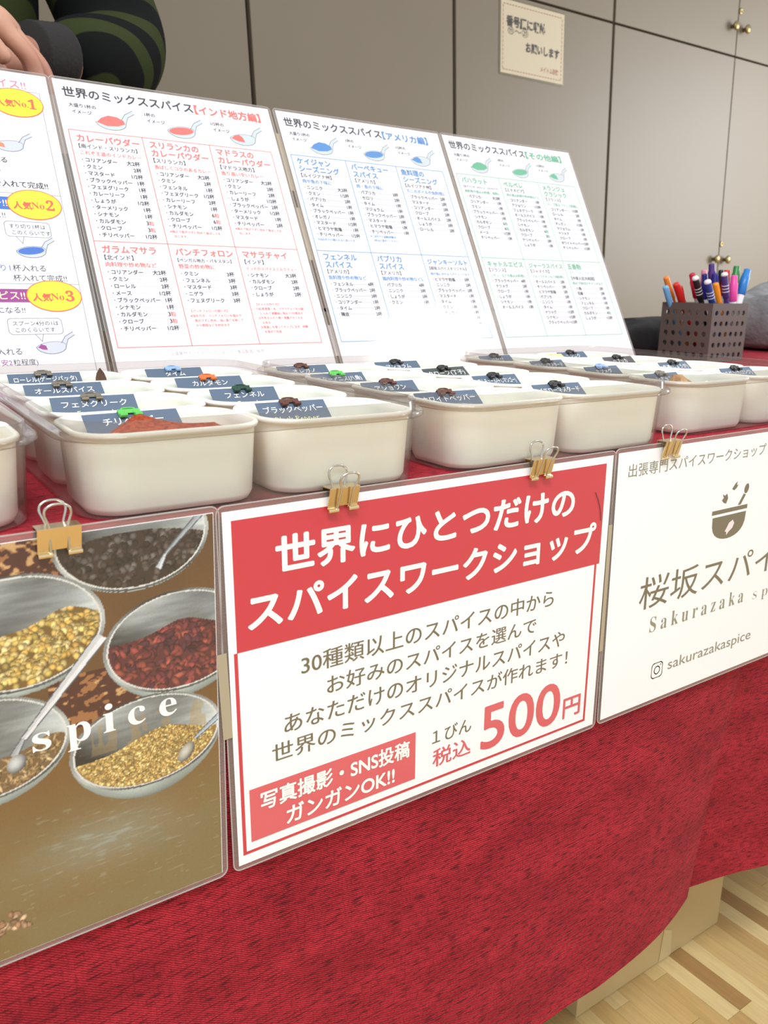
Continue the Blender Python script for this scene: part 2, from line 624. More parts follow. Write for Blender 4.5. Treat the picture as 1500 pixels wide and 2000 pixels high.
def sheet(name, label, cat, loc, rot, pw, ph, margin, k, paper_mat, group=None, top_origin=False, parent=None):
    """root at lower-left paper corner; local x right, z up, -y towards the viewer"""
    root = empty(name, loc, rot)
    tag(root, label, cat, group)
    sh = lambda P: [(x + k * z, z) for x, z in P]
    f = MB(); f.prism(sh(rounded(-margin, pw + margin, -margin, ph + margin, .005)), -.0004, 0)
    f.build('laminate_film', M['film'], root)
    e = MB()
    ring = sh(rounded(-margin, pw + margin, -margin, ph + margin, .005))
    ring2 = sh(rounded(-margin + .0006, pw + margin - .0006, -margin + .0006, ph + margin - .0006, .0045))
    n = len(ring)
    vv = [(x, .0005, z) for x, z in ring] + [(x, .0005, z) for x, z in ring2] + [(x, -.0001, z) for x, z in ring] + [(x, -.0001, z) for x, z in ring2]
    ff = []
    for j in range(n):
        j2 = (j + 1) % n
        ff += [(j, j2, n + j2, n + j), (2 * n + j, 3 * n + j, 3 * n + j2, 2 * n + j2), (j, 2 * n + j, 2 * n + j2, j2), (n + j, n + j2, 3 * n + j2, 3 * n + j)]
    e.add(vv, ff); e.build('film_edge', M['film_edge'], root)
    p = MB(); p.prism(sh([(0, 0), (pw, 0), (pw, ph), (0, ph)]), .00005, .00025)
    p.build('paper', paper_mat, root)
    return root


mm = .001
# --- centre workshop sign: coordinates below are mm from the pouch's top left corner, z downwards negative
KF = -.0145    # sideways drift of the hanging sheets per metre of height
H_P, W_P = .2125, .2985


def front_root(x_left, z_top, name, label, k):
    # paper bottom-left corner; KF is the drift of the current sheet
    global KF
    KF = k
    x_bl = x_left - KF * H_P
    return sheet(name, label, 'sign', (x_bl, -.0008, z_top - H_P), (0, 0, 0), W_P, H_P, .0034, KF, M['paper_warm']), x_bl, z_top - H_P


root, ox, oz = front_root(.0010, .6996, 'workshop_sign', 'white and crimson laminated sign hanging from two clips, advertising the spice workshop for 500 yen', -.0145)


class FI(Ink):
    """ink with coordinates in mm measured at the table plane (x from 0, z from table height)"""

    def __init__(s, ox, oz):
        super().__init__(KF, True); s.ox = ox; s.oz = oz

    def c(s, x, z):
        zz = z * mm + .7 - s.oz
        return (x * mm - s.ox - s.k * zz, zz)

    def t(s, body, x0, x1, z0, h, **kw):
        a = s.c(x0, z0); wd = (x1 - x0) * mm
        s.text(body, a[0], a[1], h * mm, width=wd, height=h * mm, res=5, **kw)

    def q(s, x0, x1, z0, z1, **kw):
        a = s.c(x0, z0); s.rect(a[0], a[0] + (x1 - x0) * mm, a[1], a[1] + (z1 - z0) * mm, **kw)


red = FI(ox, oz); wht = FI(ox, oz); olv = FI(ox, oz); sal = FI(ox, oz)
red.q(7.0, 294.0, -80.0, -5.6, w=.0003)
for a in ((7.0, 9.2, -207.0, -79.9), (290.8, 293.0, -207.0, -79.9), (9.1, 290.9, -207.0, -205.0)):
    red.q(*a, w=.0003)
wht.t('世界にひとつだけの', 32, 262.5, -39.5, 21.0, st=3, sr=.030, w=.0004)
wht.t('スパイスワークショップ', 14.5, 287, -69.0, 21.0, st=3, sr=.030, w=.0004)
olv.t('30種類以上のスパイスの中から', 46.5, 249, -103.5, 12.6, st=1, sr=.008)
olv.t('お好みのスパイスを選んで', 63.5, 233.5, -120.2, 11.8, st=1, sr=.008)
olv.t('あなただけのオリジナルスパイスや', 35, 263.5, -137.0, 11.8, st=1, sr=.008)
olv.t('世界のミックススパイスが作れます！', 27, 268, -153.6, 12.0, st=1, sr=.008)
olv.t('１びん', 144, 177.5, -179.6, 10.6, st=1, sr=.008)
sal.t('税込', 145, 177.8, -197.0, 13.2, st=2, sr=.014)
sal.t('500', 187.5, 263.5, -198.2, 32.8, st=3, sr=.014)
sal.t('円', 268, 286, -198.0, 16.0, st=3, sr=.018)
sal.q(12.3, 130.5, -200.0, -165.6, w=.0003)
wht.t('写真撮影・SNS投稿', 19, 125, -181.6, 12.0, st=3, sr=.024, w=.0005)
wht.t('ガンガンOK!!', 35.5, 113.5, -196.6, 11.6, st=3, sr=.024, w=.0005)
red.build('crimson_block', M['crimson'], root)
wht.build('white_lettering', M['white_ink'], root)
olv.build('olive_lettering', M['olive'], root)
sal.build('salmon_print', M['salmon'], root)

hs = MB()
hs.tube([(.2835 + .0075 * t + .0016 * math.sin(t * 3), -.0016, .6745 - .0215 * t) for t in [k / 12 for k in range(13)]], .00022, 6)
tag(hs.build('hair_strand', M['ink_black']), 'short dark hair stuck on the crimson band, right edge of the sign', 'hair')

# --- right shop sign
root, ox, oz = front_root(.3050, .7003, 'shop_sign', 'white laminated shop sign with a mortar logo, clipped at the right end of the table', -.030)
olv = FI(ox, oz); lt = FI(ox, oz); pk = FI(ox, oz); hole = FI(ox, oz)
lt.t('出張専門スパイスワークショップ・食品製造・販売', 317.5, 585, -19.0, 10.0)
olv.t('桜坂スパイス', 344.5, 569, -128.5, 27.0)
lt.t('𝐒 𝐚 𝐤 𝐮 𝐫 𝐚 𝐳 𝐚 𝐤 𝐚', 361, 488, -150.3, 13.2, bold=-.007)
lt.t('𝐬 𝐩 𝐢 𝐜 𝐞', 503, 566, -154.5, 13.5, bold=-.026)
lt.t('sakurazakaspice', 390.5, 508, -192.6, 12.2)
# mortar logo
P_ = lambda pts: [olv.c(x, z) for x, z in pts]
olv.q(426.3, 475.3, -63.2, -59.6)
bowl = [(427.8, -65.5), (474.5, -65.5)]
for i in range(1, 14):
    t = PI * i / 14
    bowl.append((451.2 + 23.3 * math.cos(t) ** 1 if True else 0, -65.5 - 20.5 * math.sin(t) ** .62))
olv.poly(P_(bowl[:1] + bowl[1:]))
olv.poly(P_([(461.0, -58.8), (465.2, -58.8), (471.0, -50.8), (467.6, -49.6)]))
olv.ell(*olv.c(471.0, -45.6), 3.1 * mm, 4.3 * mm, rot=-.35)
olv.poly(P_([(438.0, -46.6), (441.0, -48.2), (444.2, -46.8), (446.0, -51.0), (444.0, -55.2), (440.5, -54.2), (437.6, -51.6), (439.8, -50.0)]))
olv.poly(P_([(450.0, -43.6), (453.8, -39.6), (456.6, -37.8), (456.2, -41.0), (458.4, -40.8), (456.4, -43.4), (453.2, -45.2)]))
pk.poly([pk.c(x, z) for x, z in ((449.0, -76.5), (451.5, -72.6), (456.5, -70.6), (459.0, -73.8), (457.0, -77.8), (453.0, -80.0), (449.4, -83.0), (449.0, -80.0), (446.6, -79.4))], w=.0004)
# camera glyph
cx_, cz_ = olv.c(376.3, -186.4)
olv.line(rrect(cx_ - .0068, cx_ + .0068, cz_ - .0066, cz_ + .0066, .0032, 5), .0009, closed=True)
olv.line([(cx_ + .0034 * math.cos(t * PI / 12), cz_ + .0034 * math.sin(t * PI / 12)) for t in range(24)], .0009, closed=True)
olv.ell(cx_ + .0042, cz_ + .0042, .0007, .0007)
olv.build('olive_logo_and_name', M['olive'], root)
M['grey_green'] = print_mat('grey_green_print', 136, 136, 116)
lt.build('thin_lettering', M['grey_green'], root)
M['petal'] = print_mat('pale_pink_print', 244, 224, 226)
pk.build('pink_petal', M['petal'], root)

# --- left photo sheet with bowls of spices (flat photographic print as vertex colours)
root, ox, oz = front_root(-.3020, .7003, 'photo_poster', 'laminated photo of steel bowls of spices with the word spice, clipped at the left', .0125)


def paint():
    rs = np.random.RandomState(5)
    xs = np.concatenate([np.arange(-302.2, -142, 2.0), np.arange(-142, -3.69, .48)])
    zs = np.arange(-212.2, .31, .48)
    X, Z = np.meshgrid(xs, zs)

    def vnoise(sx, sz, seed=0, octv=3):
        out = np.zeros_like(X); amp = 1; tot = 0
        for o in range(octv):
            r = np.random.RandomState(seed + o)
            g = r.rand(420, 420)
            u = (X + 310) / sx * 2 ** o; v = (Z + 220) / sz * 2 ** o
            iu = np.floor(u).astype(int); iv = np.floor(v).astype(int)
            fu = u - iu; fv = v - iv
            fu = fu * fu * (3 - 2 * fu); fv = fv * fv * (3 - 2 * fv)
            a = g[iv % 420, iu % 420]; b = g[iv % 420, (iu + 1) % 420]; c = g[(iv + 1) % 420, iu % 420]; d = g[(iv + 1) % 420, (iu + 1) % 420]
            out += amp * ((a * (1 - fu) + b * fu) * (1 - fv) + (c * (1 - fu) + d * fu) * fv)
            tot += amp; amp *= .5
        return out / tot

    def mixc(A, c, m):
        m = np.clip(m, 0, 1)[..., None]
        return A * (1 - m) + np.array(c, float) * m

    C = np.zeros(X.shape + (3,))
    top = np.clip((Z + 130) / 90, 0, 1)
    C[:] = (122, 108, 72)
    C = mixc(C, (118, 84, 44), np.clip((Z + 165) / 45, 0, 1) * .9)
    C = mixc(C, (96, 70, 42), np.clip((Z + 110) / 40, 0, 1))
    C = mixc(C, (128, 92, 46), np.clip((vnoise(60, 30, 11) - .5) * 3, 0, 1) * .5)
    scr = vnoise(7, 1.2, 21, 2)
    # soft bluish glow painted into the print's colours, with pale scratches
    g = np.exp(-(((X + 68) / 34) ** 2 + ((Z + 165) / 16) ** 2))
    C = mixc(C, (146, 150, 140), g * .55 + g * np.clip((scr - .62) * 3, 0, .4))
    C = mixc(C, (158, 156, 132), (scr > .80) * (Z < -140) * .35)
    # patterned cloth, upper part
    patt = ((Z > -98) & ((X < -70) | (Z > -100)))
    pn = vnoise(3.2, 2.2, 31, 2); pn2 = vnoise(9, 6, 41, 2)
    reg = patt & ((X < -78) & (Z > -34) | ((X > -90) & (X < -42) & (Z < -70)))
    C = mixc(C, (74, 38, 34), reg * .85)
    C = mixc(C, (176, 122, 72), (reg & (pn > .60)) * .8)
    C = mixc(C, (206, 172, 120), (reg & (pn > .68) & (pn2 > .5)) * .8)

    def shade(A, m, c): A[m] = c

    def disc(cx, cz, r, r2, ang, col, jit=.16):
        i0, i1 = np.searchsorted(xs, (cx - r * 1.3, cx + r * 1.3)); j0, j1 = np.searchsorted(zs, (cz - r * 1.3, cz + r * 1.3))
        if i1 <= i0 or j1 <= j0: return
        x = X[j0:j1, i0:i1] - cx; z = Z[j0:j1, i0:i1] - cz
        u = x * math.cos(ang) + z * math.sin(ang); v = -x * math.sin(ang) + z * math.cos(ang)
        d = (u / r) ** 2 + (v / r2) ** 2
        k = 1 + (rs.rand() - .5) * 2 * jit
        base = np.array(col) * k
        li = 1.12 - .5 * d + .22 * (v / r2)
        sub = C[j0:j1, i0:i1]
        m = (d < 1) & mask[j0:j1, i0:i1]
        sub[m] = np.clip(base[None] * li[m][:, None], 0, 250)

    def bowl(cx, cz, a, b, depth, wall_c=(150, 158, 158)):
        nonlocal C, mask
        # outside of the bowl below the rim
        for t in np.linspace(1, 0, 24):
            aa = a * (1 - .42 * t ** 1.6); zz = cz - depth * t - 0
            m = ((X - cx) / aa) ** 2 + ((Z - zz) / (b * (1 - .42 * t ** 1.6))) ** 2 < 1
            k = .55 + .45 * (1 - t)
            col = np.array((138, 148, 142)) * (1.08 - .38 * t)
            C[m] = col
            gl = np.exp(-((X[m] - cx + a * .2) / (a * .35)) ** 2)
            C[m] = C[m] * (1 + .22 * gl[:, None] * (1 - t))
        R = ((X - cx) / a) ** 2 + ((Z - cz) / b) ** 2
        ang = np.arctan2((Z - cz) / b, (X - cx) / a)
        m = R < 1
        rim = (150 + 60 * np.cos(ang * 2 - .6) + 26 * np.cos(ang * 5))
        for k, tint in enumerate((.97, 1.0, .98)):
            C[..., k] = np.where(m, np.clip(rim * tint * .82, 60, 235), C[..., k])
        m2 = R < .90
        C[(R < .92) & (R > .875)] = (214, 216, 210)
        ins = ((X - cx) * .6 + (Z - cz)) / b
        sw = 112 + 60 * np.sin(ang * 3 + 1.2) * np.clip(R, 0, 1) + 46 * ins
        inner = (R < .875)
        for k, c_ in enumerate((.96, 1.0, .99)):
            C[..., k] = np.where(inner, np.clip(sw * c_ + (vnoise(12, 2, 61, 2) - .5) * 40, 40, 235), C[..., k])
        mask = inner
        return inner, R

    mask = np.ones(X.shape, bool)

    def fill(inner, cx, cz, a, b, top_fn, base, n, r, r2, cols, angr=PI, jit=.16):
        nonlocal mask
        m = inner & (Z < top_fn(X))
        C[m] = base
        mask = m
        px_ = rs.uniform(cx - a, cx + a, n); pz_ = rs.uniform(cz - b, cz + b, n)
        for x, z in sorted(zip(px_, pz_), key=lambda p: -p[1]):
            if ((x - cx) / a) ** 2 + ((z - cz) / b) ** 2 < .93 and z < top_fn(x):
                disc(x, z, r * rs.uniform(.85, 1.15), r2 * rs.uniform(.85, 1.15), rs.uniform(0, angr), cols[rs.randint(len(cols))], jit)

    # 1 dark berries
    inner, R = bowl(-45, -6, 38.5, 27, 6)
    fill(inner, -45, -6, 36, 25, lambda x: -3 - .004 * (x + 45) ** 2 + 0 * x, (58, 46, 38), 420, 1.9, 1.7, [(66, 56, 50), (84, 74, 68), (50, 42, 36), (104, 98, 92)])
    # 3 dried petals
    inner, R = bowl(-24, -64.5, 39.5, 27.5, 15)
    fill(inner, -24, -64.5, 37, 26, lambda x: -60 + 7 * np.exp(-((x + 22) / 16) ** 2), (92, 46, 48), 520, 3.1, 1.5, [(118, 56, 60), (96, 44, 50), (140, 66, 62), (152, 78, 66), (84, 46, 56)])
    # 2 coriander seeds
    inner, R = bowl(-101, -43.5, 40, 28.5, 12)
    fill(inner, -101, -43.5, 38, 26.5, lambda x: -43 + 8 * np.exp(-((x + 78) / 15) ** 2), (120, 92, 44), 900, 2.0, 1.65, [(218, 192, 118), (200, 170, 96), (228, 206, 140), (180, 156, 84), (206, 166, 84)])
    # 4 cumin
    inner, R = bowl(-121, -97.5, 39.5, 26, 14)
    fill(inner, -121, -97.5, 37, 24.5, lambda x: -103 + 6 * np.exp(-((x + 90) / 10) ** 2), (118, 92, 62), 800, 2.6, .7, [(168, 140, 96), (142, 114, 76), (190, 164, 122), (122, 98, 64)])
    # 5 mustard
    inner, R = bowl(-43.5, -116, 40, 25.5, 17)
    rg = inner & (vnoise(4, 14, 71, 2) > .5) & (Z < -100)
    C = np.where((rg & (Z > -116))[..., None], C * .6 + np.array((168, 138, 88)) * .4, C)
    fill(inner, -43.5, -116, 37.5, 24, lambda x: -119 + 9 * np.exp(-((x + 36) / 20) ** 2), (150, 118, 66), 3600, .95, .95, [(214, 182, 108), (196, 162, 92), (226, 200, 130), (176, 142, 82)])
    mask = np.ones(X.shape, bool)

    def bar(p, q, w0, w1, col, edge=(90, 98, 104)):
        p = np.array(p, float); q = np.array(q, float); L = np.linalg.norm(q - p); d = (q - p) / L
        u = (X - p[0]) * d[0] + (Z - p[1]) * d[1]; v = -(X - p[0]) * d[1] + (Z - p[1]) * d[0]
        wd = w0 + (w1 - w0) * np.clip(u / L, 0, 1)
        m = (u > 0) & (u < L) & (abs(v) < wd / 2)
        C[m & (abs(v) > wd / 2 - .6)] = edge
        mi = m & (abs(v) <= wd / 2 - .6)
        C[mi] = np.array(col) * (1 + .06 * np.sign(v[mi]))[:, None]

    bar((-63.2, -53.0), (-103, -96.5), 6.4, 3.4, (212, 214, 216))
    bar((-103, -96.0), (-108, -104), 2.6, 4.4, (170, 176, 178))
    disc(-107, -108, 5.0, 4.0, .9, (178, 182, 182), 0)
    bar((-10.5, 1.0), (-29.5, -17), 3.8, 2.2, (158, 166, 170))
    bar((-29.5, -17), (-33.5, -24), 2.2, 4.0, (200, 206, 210))
    bar((-3.0, -112.0), (-19, -122.5), 3.8, 2.4, (170, 184, 196))
    disc(-24, -129, 6.2, 3.6, .9, (176, 176, 164), 0)
    bar((-142, 6), (-113, -41), 4.5, 7.5, (196, 202, 204))
    # crumb of dried spice, bottom left
    for k in range(26):
        disc(-121 + rs.uniform(-7, 12), -193 + rs.uniform(-5, 5) - .2 * k / 26, 2.2, 1.4, rs.uniform(0, 3), [(176, 140, 108), (150, 112, 84), (196, 164, 132)][k % 3])
    C *= (1 + (rs.rand(*X.shape)[..., None] - .5) * .05)
    return xs, zs, np.clip(C, 0, 255)


def photo_print(root, ox, oz):
    xs, zs, C = paint()
    nx, nz = len(xs), len(zs)
    X, Z = np.meshgrid(xs * mm - ox, zs * mm + .7 - oz)
    # keep inside the paper rectangle (the sheet's own drift applied)
    X = np.clip(X - KF * Z, .0003, W_P - .0003)
    X[:, -1] = W_P - .0003; X += KF * Z
    Z = np.clip(Z, .0002, H_P - .0002)
    V = np.stack([X, np.full_like(X, -.00032), Z], -1).reshape(-1, 3).astype(np.float32)
    me = bpy.data.meshes.new('photo_print')
    me.vertices.add(nx * nz); me.vertices.foreach_set('co', V.ravel())
    I = (np.arange(nz - 1)[:, None] * nx + np.arange(nx - 1)[None]).ravel()
    F = np.stack([I, I + 1, I + nx + 1, I + nx], -1).astype(np.int32)
    me.loops.add(F.size); me.loops.foreach_set('vertex_index', F.ravel())
    me.polygons.add(len(F)); me.polygons.foreach_set('loop_start', np.arange(len(F), dtype=np.int32) * 4)
    me.update(calc_edges=True)
    ca = me.color_attributes.new('print', 'FLOAT_COLOR', 'POINT')
    c = C / 255
    c = np.where(c <= .04045, c / 12.92, ((c + .055) / 1.055) ** 2.4)
    c4 = np.concatenate([c, np.ones(c.shape[:2] + (1,))], -1).reshape(-1, 4).astype(np.float32)
    ca.data.foreach_set('color', c4.ravel())
    m = print_mat('photo_print', 128, 128, 128, 1.0, .10)
    n = m.node_tree.nodes.new('ShaderNodeVertexColor'); n.layer_name = 'print'
    m.node_tree.links.new(n.outputs[0], m.node_tree.nodes['Principled BSDF'].inputs['Base Color'])
    me.materials.append(m)
    o = bpy.data.objects.new('photo_print', me); COL.objects.link(o); o.parent = root
    return o


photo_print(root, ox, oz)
wt = FI(ox, oz)
for ch, xl, wd, z0, h in (('𝐬', -99.5, 8.6, -104.8, 9.6), ('𝐩', -83.6, 11.4, -109.6, 14.4), ('𝐢', -66.0, 6.0, -104.8, 15.4), ('𝐜', -53.6, 9.0, -105.0, 10.0), ('𝐞', -37.4, 9.4, -105.0, 10.0)):
    wt.t(ch, xl, xl + wd, z0, h, w=.0005)
wt.build('white_lettering', M['white_ink'], root)

# tape pieces bridging the sheets (front row)
for x, hw, z0, z1, lab in ((-.0012, .0028, .571, .622, 'yellowed clear tape strip joining the spice photo and the crimson workshop sign'),
                       (.3032, .0019, .548, .648, 'yellowed clear tape strip joining the workshop sign and the shop sign')):
    t_ = MB(); t_.prism([(-hw + .0012, 0), (hw + .0012, 0), (hw - .0008, z1 - z0), (-hw - .0008, z1 - z0)], 0, .00012)
    o = t_.build('tape_strip', M['tape'])
    o.location = (x, -.00135, z0)
    tag(o, lab, 'tape', 'tape strips joining the laminated sheets')


# ------------------------------------------------------------------ binder clips
def clip_parts(W, H, D, open_f=12, open_b=-8, hl=.018, mb_body=None, mb_wire=None, root=None, wire=.0006, names=True):
    """jaws point down (-z), spine on top (+z); x along the width; front is -y"""
    b = MB()
    t = .0005
    # cross-section (y,z): front plate, spine, back plate
    hw = W / 2

    def plate(p0, p1, cut=None):
        (y0, z0), (y1, z1) = p0, p1
        d = Vector((y1 - y0, z1 - z0)).normalized(); n = Vector((-d.y, d.x)) * t
        segs = [(-hw, hw)] if not cut else [(-hw, -cut), (cut, hw)]
        for a0, a1 in segs:
            v = []
            for x in (a0, a1):
                v += [(x, y0, z0), (x, y1, z1), (x, y1 + n.x, z1 + n.y), (x, y0 + n.x, z0 + n.y)]
            b.add(v, [(0, 1, 2, 3), (7, 6, 5, 4), (0, 4, 5, 1), (1, 5, 6, 2), (2, 6, 7, 3), (3, 7, 4, 0)])

    yf, yb = -.0009, .0009
    plate((-D / 2, H / 2), (yf - .0006, -H / 2 + .002))
    plate((-D / 2, H / 2), (D / 2, H / 2))
    plate((yb + .0006, -H / 2 + .002), (D / 2, H / 2))
    # lower plates with the notch, curled round the wire
    for s in (-1, 1):
        y0 = s * (abs(yf) + .0006)
        plate((y0, -H / 2 + .0022), (y0, -H / 2), cut=hw * .34)
        for a0, a1 in ((-hw, -hw * .34), (hw * .34, hw)):
            b.tube([(a0, y0 + s * .0008, -H / 2), (a1, y0 + s * .0008, -H / 2)], .0012, 8)
    body = b.build('clip_body', mb_body, root)
    for s, ang in ((-1, open_f), (1, open_b)):
        c = MB()
        y0 = s * .0022
        half = hw * .80
        neck = hw * .42
        topw = hw * .62
        pts = [(-half, 0), (-neck, 0), (-neck, hl * .28), (-neck * .92, hl * .55), (-topw, hl * .80), (-topw * .9, hl * .93), (-topw * .45, hl), (0, hl * 1.01),
               (topw * .45, hl), (topw * .9, hl * .93), (topw, hl * .80), (neck * .92, hl * .55), (neck, hl * .28), (neck, 0), (half, 0)]
        ca, sa = math.cos(math.radians(ang)), math.sin(math.radians(ang))
        P = [(x, y0 - sa * z, -H / 2 + ca * z) for x, z in pts]
        # round off with midpoints
        Q = [P[0]]
        for i in range(1, len(P) - 1):
            a, bb, cc = Vector(P[i - 1]), Vector(P[i]), Vector(P[i + 1])
            Q += [tuple(bb + (a - bb) * .28), tuple(bb + (a - bb) * .08 + (cc - bb) * .08), tuple(bb + (cc - bb) * .28)]
        Q.append(P[-1])
        c.tube(Q, wire, 8)
        c.build('wire_handle', mb_wire, root, True)


M['brass_clip'] = mat('nickel_brass', rgb(238, 222, 186), .2, metal=1.0, noise=(30, rgb(228, 206, 160), .3, .7))
M['wire'] = mat('bright_wire', rgb(205, 203, 198), .2, metal=1.0)
clips = [(-.0795, 3, -12, 'silver binder clip holding the photo of spice bowls, leftmost on the table edge'),
         (.0725, 20, -4, 'silver binder clip on the left part of the crimson workshop sign'),
         (.2260, 22, -4, 'silver binder clip on the right part of the crimson workshop sign'),
         (.3610, 20, -4, 'silver binder clip holding the shop sign with the mortar logo')]
for x, of, ob, lab in clips:
    r = empty('binder_clip', (x, -.0016, .6985), (0, 0, 0))
    tag(r, lab, 'clip', 'binder clips along the table edge')
    clip_parts(.0195, .0125, .0088, of, ob, .0235, M['brass_clip'], M['wire'], r, wire=.00062)


# ------------------------------------------------------------------ the back row: recipe sheets
S = 1.178
TH = .4994
SX = (.0884, .3456, .6003)
SY0, SZ0 = .4190, .7000


def back_root(k, name, label, x=None, shear=0.0):
    s0 = .0075
    x = SX[k] if x is None else x
    return sheet(name, label, 'recipe sheet', (x, SY0 + s0 * math.sin(TH), SZ0 + s0 * math.cos(TH)), (-TH, 0, 0),
                 .210 * S, .297 * S, .0033, shear, M['paper'], 'laminated recipe sheets standing behind the tubs')


class BI(Ink):
    """ink in base millimetres of an A-format page, scaled by S"""

    def t(s, body, x, z, size, **kw):
        if 'width' in kw: kw['width'] = kw['width'] * mm * S
        if 'height' in kw: kw['height'] = kw['height'] * mm * S
        return s.text(body, x * mm * S, z * mm * S, size * mm * S, **kw) / mm / S

    def q(s, x0, x1, z0, z1, **kw): s.rect(x0 * mm * S, x1 * mm * S, z0 * mm * S, z1 * mm * S, **kw)

    def p(s, pts, **kw): s.poly([(a * mm * S, b * mm * S) for a, b in pts], **kw)

    def e(s, cx, cz, a, b, **kw): s.ell(cx * mm * S, cz * mm * S, a * mm * S, b * mm * S, **kw)

    def l(s, pts, t, **kw): s.line([(a * mm * S, b * mm * S) for a, b in pts], t * mm * S, **kw)


def spoon(fillk, cx, cz, sc, ink, grey, line):
    for q_ in (ink, grey, line): q_.part()
    a, b = 13.0 * sc, 4.6 * sc
    hd = [(cx + a * .72, cz + b * .75), (cx + a * 1.05, cz + b * 2.1), (cx + a * 1.62, cz + b * 3.1), (cx + a * 1.72, cz + b * 2.4), (cx + a * 1.22, cz + b * 1.5), (cx + a * .98, cz - b * .1)]
    under = [(cx - a, cz)] + [(cx + a * math.cos(t), cz + 1.35 * b * math.sin(t) * 1.15) for t in np.linspace(PI, 2 * PI, 14)][1:-1] + [(cx + a, cz)]
    grey.p(hd, w=.0003)
    grey.p(under, w=.0003)
    grey.e(cx, cz, a, b, w=.00032, rot=.12)
    line.l(under, .5, w=.00036)
    line.l([hd[0], hd[1], hd[2]], .5, w=.00036)
    line.l([hd[5], hd[4], hd[3]], .5, w=.00036)
    if fillk == 'heap':
        ink.p([(cx - a * .93, cz - b * .2), (cx - a * .6, cz + b * .8), (cx - a * .1, cz + b * 1.45), (cx + a * .45, cz + b * 1.35), (cx + a * .88, cz + b * .7), (cx + a * .93, cz), (cx + a * .45, cz - b * .6), (cx - a * .3, cz - b * .8)], w=.0004)
    elif fillk == 'level':
        ink.e(cx, cz, a * .9, b * .82, w=.0004, rot=.12)
    elif fillk == 'half':
        ink.p([(cx - a * .9, cz - b * .15), (cx - a * .6, cz + b * .5), (cx - a * .25, cz + b * .8), (cx + a * .0, cz + b * .3), (cx + a * .12, cz - b * .8), (cx - a * .4, cz - b * .75)], w=.0004)
    else:
        ink.p([(cx - a * .9, cz - b * .15), (cx - a * .65, cz + b * .5), (cx - a * .35, cz + b * .2), (cx - a * .28, cz - b * .7), (cx - a * .6, cz - b * .6)], w=.0004)
    if fillk != 'heap': line.l([(cx + a * math.cos(t) * .99, cz + b * math.sin(t) + a * math.cos(t) * .11) for t in np.linspace(0, PI, 12)], .3, w=.00042)


R_INDIA = ['インド地方編',
 [(['カレーパウダー'], '南インド・スリランカ', 'これぞ王道のインドカレー', 'コリアンダー|大2杯;クミン|2杯;マスタード|1/2杯;ブラックペッパー|1杯;フェヌグリーク|1杯;カレーリーフ|1杯;しょうが|1/2杯;ターメリック|1杯;シナモン|1杯;カルダモン|3*粒;クローブ|3*粒;チリペッパー|1/2杯', []),
  (['スリランカの', 'カレーパウダー'], 'スリランカ', '香ばしくコクのあるカレー', 'コリアンダー|大2杯;クミン|2杯;フェンネル|1杯;フェヌグリーク|1/2杯;カレーリーフ|2杯;シナモン|1杯;カルダモン|6*粒;クローブ|6*粒;チリペッパー|1/2杯', ['※弱火で焦がさずに炒めて香ばしさを', '　出します。']),
  (['マドラスの', 'カレーパウダー'], 'マドラス地方', '香り高い辛いカレー', 'コリアンダー|大2杯;クミン|2杯;カレーリーフ|2杯;しょうが|1/2杯;ブラックペッパー|2杯;ターメリック|1/2杯;マスタード|1杯;チリペッパー|2杯', ['※弱火で焦がさずに炒めて香ばしさを', '　出します。']),
  (['ガラムマサラ'], '北インド', '肉料理や炒め物など', 'コリアンダー|大2杯;クミン|2杯;ローレル|2杯;メース|1/2杯;ブラックペッパー|1杯;シナモン|1杯;カルダモン|3*粒;クローブ|3*粒;チリペッパー|1/2杯', []),
  (['パンチフォロン'], 'ベンガル地方・パキスタン', '野菜の炒め物に', 'クミン|3杯;フェンネル|3杯;マスタード|3杯;ニゲラ|3杯;フェヌグリーク|3杯', ['', '【パンチフォロンの使い方】', '※油を引き、パンチフォロンを弱火で', '　焦がさずに炒め、油に香りを移して', '　から野菜などを炒めます']),
  (['マサラチャイ'], 'インド', 'インドのスパイスミルクティー', 'シナモン|大3杯;カルダモン|2杯;クローブ|2杯;しょうが|2杯', ['', '【チャイの作り方】', '①紅茶茶葉・水・マサラチャイを小鍋', '　に入れて沸騰後に弱火で3分煮出す', '②牛乳を入れて軽く沸騰させて火を', '　止める', '③茶漉しを使ってカップに注ぎ、砂糖', '　を混ぜて完成'])]]
